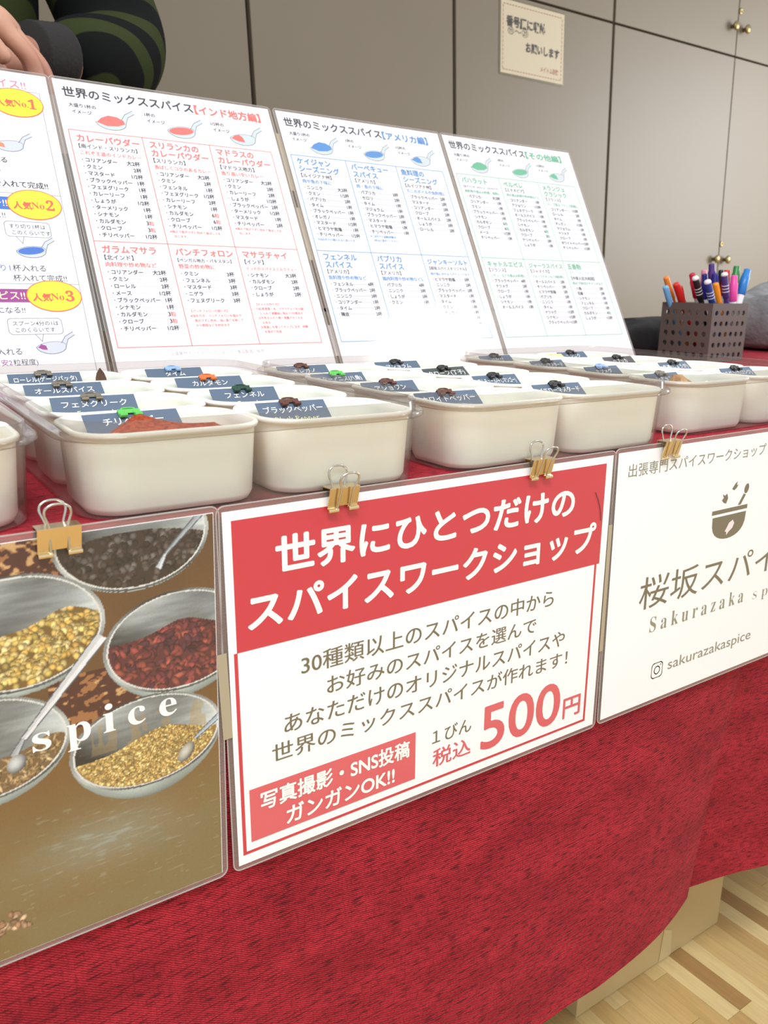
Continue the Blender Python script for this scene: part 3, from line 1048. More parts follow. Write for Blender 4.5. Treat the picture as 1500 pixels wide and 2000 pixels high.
R_USA = ['アメリカ編',
 [(['ケイジャン', 'シーズニング'], 'ルイジアナ州', '肉や魚の下味に', 'ニンニク|大3杯;クミン|1/2杯;パプリカ|2杯;タイム|1杯;ブラックペッパー|1杯;オレガノ|1杯;マスタード|1/2杯;ヒマラヤ岩塩|1杯;チリペッパー|1/2杯', ['※玉ねぎ小1/2個入れると良いです']),
  (['バーベキュー', 'スパイス'], 'アメリカ', '肉・魚の下味に', 'パプリカ|3杯;セロリ|2杯;タイム|1杯;マジョラム|1杯;ブラックペッパー|2杯;マスタード|3杯;ヒマラヤ岩塩|1杯;チリペッパー|1杯', ['※ご自宅で三温糖(砂糖)を', '　2杯ほど混ぜてください']),
  (['魚料理の', 'シーズニング'], 'ルイジアナ州', 'カニのボイルや魚料理に', 'ブラックペッパー|2杯;マスタード|2杯;コリアンダー|2杯;クローブ|2杯;オールスパイス|2杯;しょうが|3杯;ローレル|2杯', []),
  (['フェンネル', 'スパイス'], 'アメリカ', '魚料理や炒め物など', 'フェンネル|4杯;ブラックペッパー|2杯;ニンニク|3杯;コリアンダー|1杯;タイム|2杯;陳皮|2杯', []),
  (['パプリカ', 'スパイス'], 'アメリカ', '鶏肉料理や炒め物などに', 'パプリカ|4杯;ニンニク|3杯;しょうが|3杯;クミン|1杯', []),
  (['ジャンキーソルト'], '桜坂スパイスオリジナル', '肉や魚にかけるスパイシーソルト', 'ヒマラヤ岩塩|3杯;ニンニク|2杯;ブラックペッパー|2杯;マスタード|1杯;タイム|1杯;クミン|1杯;オレガノ|1杯;パプリカ|1/2杯;チリペッパー|1/2杯', [])]]
R_REST = ['その他編',
 [(['バハラット'], '北アフリカ・モロッコ・エチオピア', '肉料理や煮込み料理、香料に', 'パプリカ|大2杯;コリアンダー|1杯;クミン|1杯;ブラックペッパー|1杯;シナモン|1杯;カルダモン|6*粒;クローブ|6*粒;メース|1/2杯;チリペッパー|1杯', []),
  (['ベルベレ'], 'エチオピア', '肉の煮込料理や炒め物などに', 'コリアンダー|1杯;アジョワン|1/2杯;フェヌグリーク|1杯;オールスパイス|1杯;ブラックペッパー|1杯;シナモン|1杯;カルダモン|6*粒;クローブ|3*粒;チリペッパー|2杯;しょうが|1杯', []),
  (['メランジュ', 'クラシック'], 'フランス', 'ハーブ香るフランス料理に', 'コリアンダー|1/2杯;ローレル|2杯;タイム|1杯;オレガノ|1/2杯;マジョラム|1杯;ナツメグ|1杯;クローブ|1杯;ホワイトペッパー|1/2杯;チリペッパー|1/2杯', []),
  (['キャトルエピス'], 'フランス', 'シチューなどの煮込み料理に', 'ブラックペッパー|4杯;ナツメグ|2杯;クローブ|1杯;しょうが|1杯;シナモン|1杯;オールスパイス|1杯', []),
  (['ジャークスパイス'], 'ジャマイカ', 'ジャークチキンなど肉料理に', 'オールスパイス|2杯;チリペッパー|2杯;ヒマラヤ岩塩|2杯;パプリカ|2杯;ニンニク|1杯;タイム|1杯;ナツメグ|1/2杯;シナモン|1/2杯;ブラックペッパー|1/2杯', []),
  (['五香粉'], '中華人民共和国', '肉の下味付けやマリネなど', '八角|2杯;花椒|2杯;シナモン|1杯;フェンネル|1杯;クローブ|1杯;カルダモン|4*粒;しょうが|1/2杯', [])]]


def recipe(root, data, cname, dotted):
    ink = BI(); blk = BI(); grey = BI(); line = BI()
    ttl, boxes = data
    blk.t('世界のミックススパイス', 7, 281.0, 11, width=120, st=3, sr=.022)
    ink.t('【' + ttl + '】', 129, 280.6, 10.2, width=69 if len(ttl) > 5 else 62, st=3, sr=.03)
    for cap, tx, ty, kind, sx_ in (('大盛り1杯の', 9.5, 270.6, 'heap', 44), ('1杯の', 76.5, 270.2, 'level', 110), ('1/2杯の', 141.5, 269.6, 'half', 173)):
        blk.t(cap, tx, ty, 4.4, st=1, sr=.02)
        blk.t('イメージ', tx + 1.5, ty - 6.4, 4.4, st=1, sr=.02)
        spoon(kind, sx_, 258.6, 1.05, ink, grey, line)
    cx = [4.5, 69.5, 134.8, 200.6]
    ztop, zmid, zbot = 247.0, 140.0, 41.8
    t = .72
    for z in (ztop, zmid, zbot): ink.q(cx[0], cx[3], z - t / 2, z + t / 2)
    for x in cx: ink.q(x - t / 2, x + t / 2, zbot, ztop)
    for bi, (titles, region, tagl, items, notes) in enumerate(boxes):
        c = bi % 3
        for q_ in (ink, blk, line): q_.part()
        z = (ztop if bi < 3 else zmid) - (10.5 if len(titles) == 1 else 9.5)
        x = cx[c] + 4.9
        for tt in titles:
            n = len(tt)
            ink.t(tt, x, z, min(8.1, 57.5 / n), st=2, sr=.030)
            z -= 8.6
        z += 8.6 - 6.6
        zb = z
        wmax = 54
        sz = min(5.3, wmax / (len(region) + 1.2))
        if region == '中華人民共和国':
            ink.t('【ウーシャンフェン】', x - 1, z, 4.6); z -= 8
        blk.t('【' + region + '】', x - sz * .45, z, sz, st=1, sr=.018)
        z -= 6.4
        ink.t(tagl, x + .3, z, min(5.0, 55.0 / len(tagl)), st=1, sr=.024)
        z -= 7.0
        pitch = 6.55
        for it in items.split(';'):
            nm, qty = it.split('|')
            blk.t('・', x - .8, z, 4.6)
            wn = blk.t(nm, x + 3.4, z, 4.75, st=2, sr=.026)
            xr = x + 52.2
            if '*' in qty:
                num, unit = qty.split('*')
                ink.t(unit, xr, z, 4.8, align='R', st=1, sr=.024)
                wq = 4.8 + blk.t(num, xr - 4.9, z, 5.4, align='R', st=2, sr=.024) + .3
            else:
                wq = blk.t(qty, xr, z, 5.0, align='R', st=2, sr=.024)
            a, b_ = x + 3.4 + wn + .8, xr - wq - 1.0
            if dotted:
                xx = a + .4
                while xx < b_:
                    blk.q(xx, xx + .42, z + 1.6, z + 2.02); xx += 1.25
            elif b_ > a:
                line.q(a, b_, z + 1.65, z + 1.95)
            z -= pitch
        z += 1.6
        for nt_ in notes:
            if nt_: ink.t(nt_, x + .2, z, 2.95, st=1, sr=.02)
            z -= 4.6
        if notes and False: pass
    ink.build('coloured_print', M[cname], root)
    blk.build('black_lettering', M['ink_black'], root)
    grey.build('spoon_drawings', M['spoon_grey'], root)
    line.build('thin_lines', M['spoon_line'], root)
    if dotted:
        f_ = BI(); f_.t('出張専門スパイスワークショップ・食品製造・販売', 48, 33.5, 3.9)
        M['faint'] = print_mat('faint_grey_print', 196, 198, 194)
        f_.build('footer_lettering', M['faint'], root)


r2 = back_root(0, 'recipe_sheet', 'recipe sheet printed in coral red, between the yellow badges sheet and the blue one')
recipe(r2, R_INDIA, 'ink_red', True)
r3 = back_root(1, 'recipe_sheet', 'recipe sheet printed in blue, second from the right in the standing row')
recipe(r3, R_USA, 'ink_blue', False)
r4 = back_root(2, 'recipe_sheet', 'recipe sheet printed in green, rightmost of the standing row')
recipe(r4, R_REST, 'ink_green', False)

# first sheet (popular mixes), only its right part is in the picture
r1 = back_root(0, 'ranking_sheet', 'sheet with yellow oval badges ranking the popular mixes, leftmost of the standing row', x=.0884 - .2189 * S, shear=.013)
y_ = BI(.013, True); yr = BI(.013, True); bk = BI(.013, True); bl = BI(.013, True); pu = BI(.013, True); gy = BI(.013, True); ln = BI(.013, True); pkk = BI(.013, True); wh = BI(.013, True); og = BI(.013, True)
pkk.t('人気のミックススパイス!!', 191.5, 281.6, 9.4, align='R', bold=.004)
ln.q(8, 202, 279.0, 279.4); ln.q(201.6, 202, 16, 279.4); ln.q(8, 8.4, 16, 279.4)
for z in (180.3, 98.8, 16.2): ln.q(8, 202, z, z + .4)
bl.q(20, 166, 165, 176.6); pu.q(20, 166, 82.8, 94.4)
wh.t('アメリカンバーベキュー!!', 158, 168, 8.0, align='R', bold=.01, w=.0005)
wh.t('南仏エピス!!', 158, 85.6, 8.2, align='R', bold=.01, w=.0005)
for (cx_, cz_, n) in ((181.6, 267.0, '1'), (179.4, 170.6, '2'), (180.4, 88.4, '3')):
    yr.e(cx_, cz_, 21.6, 13.9, w=.0005, n=56)
    y_.e(cx_, cz_, 20.8, 13.1, w=.0006, n=56)
    yr.t('人気', cx_ - 17.2, cz_ - 4.0, 7.4, st=3, sr=.03, w=.0008); yr.t('𝐍𝐨.', cx_ - 3.0, cz_ - 3.6, 8.6, w=.0008)
    yr.t({'1': '𝟏', '2': '𝟐', '3': '𝟑'}[n], cx_ + 8.6, cz_ - 4.6, 13.0, st=2, sr=.01, w=.0008)
bk.t('スプーン大盛り1杯入れる', 164.5, 208.5, 6.0, align='R', st=1, sr=.02)
bk.t('カレーパウダーを作る', 158, 199.5, 6.0, align='R')
bk.t('ここまで入れて完成!!', 193.0, 186.5, 6.6, align='R', st=1, sr=.02)
bk.t('バーベキューに!!', 155, 157.5, 6.4, align='R')
bk.t('杯入れる', 178.0, 110.4, 6.6, align='R'); bl.t('すり切り1', 151.0, 110.4, 6.6, align='R')
bk.t('杯入れて完成!!', 193.0, 104.0 - 2.2, 6.4, align='R')
bk.t('クセになる!!', 156, 73.8, 6.2, align='R')
bk.t('入れる', 147.6, 38.6, 6.4, align='R')
bk.t('粒程度)', 158, 29.8, 5.6, align='R'); pu.t('(目安2', 139.0, 29.8, 5.6, align='R')
for (x0, x1, z0, z1, l1, l2, tx) in ((112, 145.8, 240.5, 254.8, 'スプーン1は', 'このくらいです', 128), (152.6, 187.8, 140.9, 154.6, 'すり切り1杯は', 'このくらいです', 160), (141.0, 181.8, 55.2, 69.0, 'スプーン4分の1は', 'このくらいです', 160)):
    rr = rrect(x0, x1, z0, z1, 3.2, 5)
    gy_ = ln.l(rr, .45, closed=True)
    ln.l([(tx, z0), (tx + 4.2, z0 - 6.2), (tx + 6.0, z0)], .45)
    bk.t(l1, x0 + 3.2, z1 - 6.0, 4.4); bk.t(l2, x0 + 4.2, z1 - 11.6, 4.4)
for (cx_, cz_, kind, ik) in ((168.5, 225.5, 'quarter', og), (169.5, 128.5, 'level', bl), (170.3, 44.5, 'quarter', pu)):
    spoon(kind, cx_, cz_, .88, ik, gy, ln)
M['yellow'] = print_mat('yellow_print', 252, 226, 40)
M['badge_red'] = print_mat('badge_red_print', 232, 96, 66)
M['deep_blue'] = print_mat('deep_blue_print', 52, 104, 190)
M['purple'] = print_mat('purple_print', 146, 44, 132)
M['pink'] = print_mat('pink_print', 226, 112, 146)
M['cream_ink'] = print_mat('cream_print', 248, 226, 190)
M['orange'] = print_mat('orange_print', 238, 130, 90)
M['spoon_blue'] = print_mat('blue_grey_print', 196, 202, 216)
for b_, n, m in ((y_, 'yellow_ovals', 'yellow'), (yr, 'red_lettering', 'badge_red'), (bk, 'black_lettering', 'ink_black'), (bl, 'blue_print', 'deep_blue'), (pu, 'purple_print', 'purple'), (gy, 'spoon_drawings', 'spoon_blue'), (ln, 'thin_lines', 'spoon_line'), (pkk, 'pink_lettering', 'pink'), (wh, 'cream_lettering', 'cream_ink'), (og, 'orange_print', 'orange')):
    b_.build(n, M[m], r1)
r1['category'] = 'recipe sheet'


def on_sheet(u, v, w=0.0):
    """world point at (u,v) metres on the back sheets' plane"""
    return (u, SY0 + v * math.sin(TH) - w * math.cos(TH) * -1, SZ0 + v * math.cos(TH) - w * math.sin(TH))


M['tape_b'] = clear_plastic('clear_tape', (.85, .85, .84, 1), .2, haze=.5, haze_col=(.62, .6, .56, 1))
M['tape_dark'] = clear_plastic('grey_tape', (.62, .60, .58, 1), .3, haze=.55, haze_col=(.16, .15, .13, 1))
for (u, v0, v1, m, lab) in ((.0836, .270, .338, 'tape_b', 'pale tape strip between the ranking sheet and the coral recipe sheet, upper piece'),
                            (.0836, .075, .2695, 'tape_dark', 'dark grey tape strip between the ranking sheet and the coral recipe sheet'),
                            (.3408, .250, .326, 'tape', 'yellowed tape strip between the coral and blue recipe sheets, upper piece'),
                            (.3408, .160, .228, 'tape', 'yellowed tape strip between the coral and blue recipe sheets, middle piece'),
                            (.3408, .040, .078, 'tape_b', 'pale tape strip between the coral and blue recipe sheets, lowest piece'),
                            (.5968, .222, .292, 'tape', 'yellowed tape strip between the blue and green recipe sheets, upper piece'),
                            (.5968, .130, .205, 'tape', 'yellowed tape strip between the blue and green recipe sheets, lower piece')):
    t_ = MB(); t_.prism([(-.011, 0), (.011, 0), (.011, v1 - v0), (-.011, v1 - v0)], -.0008, -.0006)
    o = t_.build('tape_strip', M[m])
    o.location = (u, SY0 + v0 * math.sin(TH), SZ0 + v0 * math.cos(TH))
    o.rotation_euler = (-TH, 0, 0)
    tag(o, lab, 'tape', 'tape strips joining the recipe sheets')

# an easel rail behind carries the leaning sheets
M['rail'] = mat('dark_wire_stand', rgb(60, 56, 52), .4, metal=.6)
st = empty('display_stand', (.35, .60, .70))
tag(st, 'dark wire stand behind the leaning recipe sheets', 'stand')


def sp(u, v, off=.006):
    return Vector((u - .35, SY0 + v * math.sin(TH) + off * math.cos(TH) - .60, SZ0 + v * math.cos(TH) - off * math.sin(TH) - .70))


for v in (.10, .28):
    q = MB(); q.tube([sp(-.30, v), sp(.85, v)], .002, 8); q.build('cross_wire', M['rail'], st, True)
for u in (-.15, .26, .66):
    a = sp(u, .012, .010); a.z = .003; b2 = sp(u, .30, .010)
    q = MB(); q.tube([a, b2, Vector((b2.x, b2.y + .035, b2.z - .10)), Vector((b2.x, b2.y + .055, .003))], .0022, 8)
    q.build('leg', M['rail'], st, True)


# ------------------------------------------------------------------ trays of tubs
PX, PY, ZR = .1025, .0800, .0405
M['slate'] = mat('slate_blue_card', rgb(84, 100, 120), .55)
M['slate_dark'] = mat('dark_green_card', rgb(64, 72, 72), .55)
M['brown_card'] = mat('dark_brown_card', rgb(80, 74, 76), .55)
M['chalk'] = mat('white_chalk_print', rgb(240, 240, 236), .6)
M['lemon'] = mat('pale_yellow_print', rgb(226, 226, 160), .6)
CLIPC = {'green': mat('green_clip', rgb(92, 186, 84), .35), 'silver': mat('silver_clip', rgb(150, 142, 130), .25, metal=.9),
         'blue': mat('light_blue_clip', rgb(140, 172, 210), .35), 'orange': mat('orange_clip', rgb(214, 110, 52), .35),
         'dgreen': mat('dark_green_clip', rgb(30, 66, 50), .35), 'brown': mat('brown_clip', rgb(92, 54, 42), .35), 'black': mat('black_clip', rgb(34, 30, 30), .35)}
M['chili'] = mat('chili_powder', rgb(176, 84, 52), .95, noise=(420, rgb(140, 58, 38), .4, .62), bump=(700, .9, .001), spec=.1)
FILL = {'brown': mat('brown_seeds', rgb(140, 108, 70), .9, noise=(300, rgb(96, 70, 44), .4, .6), bump=(400, .8, .002)),
        'green': mat('green_herb', rgb(120, 118, 74), .95, noise=(260, rgb(84, 84, 50), .4, .6), bump=(300, .9, .002)),
        'yellow': mat('yellow_seeds', rgb(206, 176, 104), .85, noise=(320, rgb(170, 136, 72), .4, .6), bump=(400, .8, .002)),
        'pale': mat('pale_powder', rgb(214, 198, 160), .95, noise=(200, rgb(196, 178, 138), .4, .6), bump=(300, .6, .002))}

TUB_X0, TUB_X1, TUB_Y0, TUB_Y1 = .0010, .0980, .0008, .0742      # in the tray's own grid, base pitch .099 x .075


def tub_mesh():
    mb = MB()
    P = [  # inset, z
        (.0085, .0000), (.0056, .0006), (.0038, .0040), (.0018, .0375), (.0016, .0387), (.0002, .0391), (-.0004, .0405), (0.0002, .0417), (.0014, .0420),
        (.0026, .0414), (.0032, .037), (.0054, .008), (.0072, .0036), (.012, .0026)]
    r = .0225
    loops = []
    for ins, z in P:
        loops.append([(x, y, z) for x, y in rrect(TUB_X0 + ins, TUB_X1 - ins, TUB_Y0 + ins, TUB_Y1 - ins, max(.006, r - ins), 8)])
    mb.add(*loops_mesh(loops))
    return mb


def case_mesh(W, Dp):
    """clear outer case around a W x Dp grid, and its stepped rim"""
    r = .026

    def ring(P):
        return [[(x, y, z) for x, y in rrect(ins, W - ins, ins, Dp - ins, max(.01, r - ins), 10)] for ins, z in P]

    body = MB(); body.add(*loops_mesh(ring([(.003, .0002), (.0010, .0008), (.0004, .003), (-.0018, .0384), (-.0008, .0384), (.0013, .003), (.0019, .0010), (.005, .0007)])))
    rim = MB(); rim.add(*loops_mesh(ring([(-.0018, .0385), (-.0030, .0392), (-.0066, .0394), (-.0074, .0402), (-.0072, .0424), (-.0062, .0430), (-.0034, .0432), (-.0028, .0440),
                                         (-.0024, .0484), (-.0019, .0489), (-.0014, .0484), (-.0012, .0432), (-.0010, .0395), (-.0008, .0385)]), closed=True))
    return body, rim


M['plastic_rim'] = clear_plastic('thick_clear_plastic_rim', (.90, .885, .865, 1), .06, haze=.04, haze_col=(.55, .52, .48, 1))
_tub = None


def add_part_copy(src, root):
    c = src.copy(); COL.objects.link(c); c.parent = root
    return c


def card_clip(root_mat, x, y, z, rotm, label_t, colour, lab):
    r = empty('label_clip', (x, y, z))
    r.rotation_euler = rotm
    tag(r, lab, 'clip', 'small binder clips on the spice labels')
    clip_parts(.0125, .0042, .0034, -14, -38, .0066, CLIPC[colour], CLIPC[colour], r, wire=.0005)
    return r


TRAYS = {'A': (-.2825, .0190, -.035, .0990, .0755), 'B': (-.0655, .0050, -.032, .0990, .0755), 'C': (.1580, .0015, .000, .1033, .0690), 'D': (.4010, .0170, .020, .1033, .0690)}
TN = {'A': 'left edge tray', 'B': 'second tray from the left', 'C': 'third tray from the left', 'D': 'rightmost tray'}
ROWN = ['front row', 'second row', 'third row', 'back row']
# key: (jp, en, third line, card colour, clip colour, content, cx, width)
CARDS = {
 ('B', 0, 0): ('チリペッパー', 'Chili Pepper', '辛味・発汗・整腸', 'slate', 'green', 'chili', 38, 53), ('B', 0, 1): ('フェヌグリーク', 'Fenugreek', '糖質・脂肪・乾燥', 'slate', 'silver', 'yellow', 37, 51),
 ('B', 0, 2): ('オールスパイス', 'All Spice', '消化促進', 'slate', 'silver', 'brown', 36, 52), ('B', 0, 3): ('ローレル(ゲージパッタ)', 'Laurel', '食欲増進', 'slate', 'silver', 'green', 39, 53),
 ('B', 1, 3): ('タイム', 'Thyme', '殺菌作用', 'slate', 'blue', 'green', 141, 48), ('B', 1, 2): ('カルダモン', 'Cardamon', '香りの女王', 'slate', 'orange', 'green', 142, 52),
 ('B', 1, 1): ('フェンネル', 'Fennel', '食欲増進・利尿・健胃', 'slate', 'dgreen', 'green', 137, 47), ('B', 1, 0): ('ブラックペッパー', 'Black Pepper', '抗菌・防腐・健胃', 'slate', 'brown', 'brown', 135.5, 46),
 ('C', 0, 3): ('オレガノ', 'Oregano', '抗酸化', 'slate', 'brown', 'green', 33, 50), ('C', 0, 2): ('スターアニス(八角)', 'Anise', '咳止め', 'slate', 'green', 'brown', 27, 49),
 ('C', 0, 1): ('アジョワン', 'Ajwain', '消化促進・殺菌', 'slate', 'brown', 'brown', 29, 48), ('C', 0, 0): ('ホワイトペッパー', 'White Pepper', '健胃・抗菌作用', 'slate', 'brown', 'pale', 29, 52),
 ('C', 1, 3): ('マジョラム', 'Marjoram', '鎮静作用', 'slate', 'black', 'green', 131, 49), ('C', 1, 2): ('クローブ(丁子)', 'Clove', '抗酸化・鎮痛', 'slate_dark', 'black', 'brown', 133, 52),
 ('C', 1, 1): ('アムチュール(干しマンゴー)', 'Amchur', '疲労回復', 'slate', 'black', 'pale', 131, 46), ('C', 1, 0): ('イエローマスタード', 'Yellow Mustard', '食欲増進', 'slate', 'black', 'yellow', 131, 48),
 ('D', 0, 3): ('パセリ', 'Parsley', '', 'slate', 'black', 'green', 37, 44), ('D', 0, 2): ('ブラウンマスタード', 'Mustard', '', 'slate', 'black', 'brown', 42, 46),
 ('D', 0, 1): ('ナツメグ', 'Nutmeg', '', 'slate', 'blue', 'brown', 42, 46), ('D', 0, 0): ('シナモン', 'Cinnamon', '', 'slate', 'silver', 'brown', 38, 46),
 ('D', 1, 3): ('ニンニク', 'Garlic', '', 'slate', 'black', 'pale', 150, 44), ('D', 1, 2): ('パプリカ', 'Paprika', '', 'brown_card', 'black', 'brown', 146, 46),
 ('D', 1, 1): ('生姜(しょうが)', 'Ginger', '', 'slate', 'black', 'pale', 146, 46), ('D', 1, 0): ('ニゲラ(カロンジ)', 'Nigella', '', 'slate', 'black', 'brown', 146, 48)}
LEAN = math.radians(-50)
CARD_COLN = {'slate': 'slate-blue', 'slate_dark': 'dark green', 'brown_card': 'dark brown'}


def heap(name, root, m, z0, amp, x0, x1, y0, y1, seed, peak=None):
    rs = random.Random(seed)
    n = 30
    ph = [(rs.uniform(30, 160), rs.uniform(30, 160), rs.uniform(0, 6), rs.uniform(.3, 1)) for _ in range(7)]
    loops = []
    cx, cy = (x0 + x1) / 2, (y0 + y1) / 2
    K = 14
    base = rrect(x0, x1, y0, y1, .014, 8)
    for k in range(K + 1):
        s = 1 - k / K
        L = []
        for (x, y) in base:
            X, Y = cx + (x - cx) * s, cy + (y - cy) * s
            h = sum(a * math.sin(X * fx + Y * fy + p) for fx, fy, p, a in ph) / 3.5
            z = z0 + amp * h * min(1, (1 - s) * 5 + .2)
            if peak:
                for (qx, qy, qa, qr) in peak: z += qa * math.exp(-((X - qx) ** 2 + (Y - qy) ** 2) / qr ** 2)
                z += rs.uniform(-.0005, .0005)
            L.append((X, Y, z))
        loops.append(L)
    v, f = loops_mesh(loops, cap0=False, cap1=False)
    o = mobj(name, v, f, m, root, True)
    o['kind'] = 'stuff'
    return o


for tn, (tx, ty, ta, PX, PY) in TRAYS.items():
    RT = Matrix.Rotation(ta, 4, 'Z')
    T = Matrix.Translation((tx, ty, .7003)) @ RT
    cb_, rm_ = case_mesh(2 * PX, 4 * PY)
    cs = cb_.build('clear_tray', M['plastic'])
    rm_.build('rim', M['plastic_rim'], cs, True)
    cs.location = (tx, ty, .7003); cs.rotation_euler = (0, 0, ta)
    tag(cs, 'clear plastic tray holding two columns of cream tubs, ' + TN[tn], 'tray', 'clear trays along the table')
    gx, gy = PX / .0990, PY / .0750
    for i in (0, 1):
        if tn == 'A' and i == 0: continue
        for j in range(4):
            p = T @ Vector((i * PX, j * PY, .0009))
            if _tub is None:
                _tub = tub_mesh().build('tub_body', M['cream'], None, True)
                body = _tub
            else:
                body = _tub.copy(); COL.objects.link(body)
            body.scale = (gx, gy, 1)
            key = (tn, i, j)
            info = CARDS.get(key)
            rt = empty('spice_tub', p, (0, 0, ta))
            body.parent = rt
            side = 'left' if i == 0 else 'right'
            if info:
                lab = 'cream tub of the %s, %s, labelled %s' % (TN[tn], ROWN[j], info[1])
            else:
                lab = 'cream tub of the %s, %s, cut by the frame' % (TN[tn], ROWN[j])
            tag(rt, lab, 'tub', 'cream spice tubs in the clear trays')
            fm = info[5] if info else 'yellow'
            if fm == 'chili':
                heap('chili_powder', rt, M['chili'], .0392, .0008, TUB_X0 + .0065, TUB_X1 - .0065, TUB_Y0 + .0065, TUB_Y1 - .0065, 4,
                     peak=[(.036, .026, .0085, .010), (.054, .012, .0035, .016), (.072, .014, .0055, .011), (.024, .012, .003, .012), (.093, .03, -.022, .020), (.01, .065, -.016, .03), (.09, .07, -.016, .03), (.007, .02, -.010, .008)])
            else:
                heap('spice_fill', rt, FILL[fm], .0175, .0015, (TUB_X0 + .008) * gx, (TUB_X1 - .008) * gx, (TUB_Y0 + .008) * gy, (TUB_Y1 - .008) * gy, hash(str(key)) % 97 if False else (i * 4 + j * 7 + ord(tn)))
            if not info: continue
            jp, en, third, cm, cc, _, cxm, wdt = info
            wd = wdt * mm
            cxl = (cxm + 5.5) * mm + (PX - .099) * (.4 + i)
            # card: leans back, top edge at the rear rim
            top = T @ Vector((cxl, (j + 1) * PY - .0095, .0432))
            cr = empty('spice_label', top)
            yaw_j = {('C', 1, 2): .10, ('B', 0, 0): .09}.get(key, 0) + random.Random(i * 5 + j + ord(tn)).uniform(-.03, .03)
            rot = (LEAN, 0, ta + yaw_j)
            cr.rotation_euler = rot
            tag(cr, '%s %s label card, %s of the %s' % (CARD_COLN[cm], en, ROWN[j], TN[tn]), 'label card', 'label cards in the tubs')
            c = MB(); c.prism([(-wd / 2, -.030), (wd / 2, -.030), (wd / 2, 0), (-wd / 2, 0)], -.0003, .0003)
            c.build('card', M[cm], cr)
            ik = Ink(); wj = min(wd * .86, len(jp) * .0056)
            ik.text(jp, 0, -.0088, .006, width=wj, align='C', bold=.006, w=.0005, res=2)
            if third: ik.text(third, 0, -.0226, .0042, align='C', w=.0005, bold=0, res=1)
            ik.build('white_lettering', M['chalk'], cr)
            ik = Ink(); ik.text(en, 0, -.0160, .0056, align='C', bold=.0, w=.0005, res=1)
            ik.build('yellow_lettering', M['lemon'], cr)
            off = Matrix.Rotation(ta + yaw_j, 4, 'Z') @ Matrix.Rotation(LEAN, 4, 'X') @ Vector((-.001, 0, -.0018))
            card_clip(None, top.x + off.x, top.y + off.y, top.z + off.z, rot, jp, cc,
                      'small %s binder clip on the %s label of the %s' % ({'dgreen': 'dark green', 'blue': 'light blue'}.get(cc, cc), en, TN[tn]))


# leaf and lumps lying in tubs
def lump(name, loc, size, m, lab, cat, seed=1):
    rs = random.Random(seed)
    bm = bmesh.new()
    bmesh.ops.create_icosphere(bm, subdivisions=2, radius=1)
    for v in bm.verts:
        k = 1 + rs.uniform(-.18, .18)
        v.co = Vector((v.co.x * size[0] * k, v.co.y * size[1] * k, v.co.z * size[2] * k))
    me = bpy.data.meshes.new(name); bm.to_mesh(me); bm.free()
    me.materials.append(m)
    o = bpy.data.objects.new(name, me); COL.objects.link(o); o.location = loc
    return tag(o, lab, cat)


def tray_pt(tn, x, y, z):
    tx, ty, ta = TRAYS[tn][:3]
    return (Matrix.Translation((tx, ty, .7003)) @ Matrix.Rotation(ta, 4, 'Z')) @ Vector((x, y, z))


M['bark'] = mat('cinnamon_brown', rgb(190, 146, 92), .8, noise=(120, rgb(150, 104, 60), .4, .6), bump=(200, .6, .001))
M['ginger'] = mat('pale_yellow_flakes', rgb(240, 222, 160), .8, noise=(120, rgb(226, 202, 130), .4, .6))
lump('spice_mound', tray_pt('D', .026, .024, .0330), (.013, .010, .0135), M['bark'], 'light brown mound of ground spice above the front rim of the rightmost tray', 'spice', 3)
lump('spice_mound', tray_pt('D', .122, .252, .0330), (.016, .010, .0110), M['ginger'], 'pale yellow mound of spice in the back of the rightmost tray', 'spice', 5)
M['leaf'] = mat('dry_leaf', rgb(96, 66, 48), .8, noise=(80, rgb(70, 48, 36), .4, .6))
lf = MB()
lv = []
for k in range(9):
    t = k / 8
    wd = .0042 * math.sin(PI * (1 - t) ** .7 * .98) + .0002
    lv += [(-wd, .001 * math.sin(t * 3), t * .030), (wd, -.001 * math.sin(t * 3), t * .030), ]
lf.add(lv, [(2 * k, 2 * k + 1, 2 * k + 3, 2 * k + 2) for k in range(8)])
lo = lf.build('bay_leaf', M['leaf'])
lo.location = tray_pt('B', .082, 3 * .0755 + .040, .0185); lo.rotation_euler = (-.25, .1, .3)
sm = lo.modifiers.new('thick', 'SOLIDIFY'); sm.thickness = .0004
tag(lo, 'dry brown bay leaf tip standing in the tub labelled Laurel', 'leaf')

# ------------------------------------------------------------------ pen cup
M['pencup'] = mat('dark_brown_plastic', rgb(98, 86, 80), .45)
cup = empty('pen_holder', (1.104, .499, .7006))
tag(cup, 'dark brown square pen holder with rows of round holes', 'pen holder')
CH, CA = .0935, .049


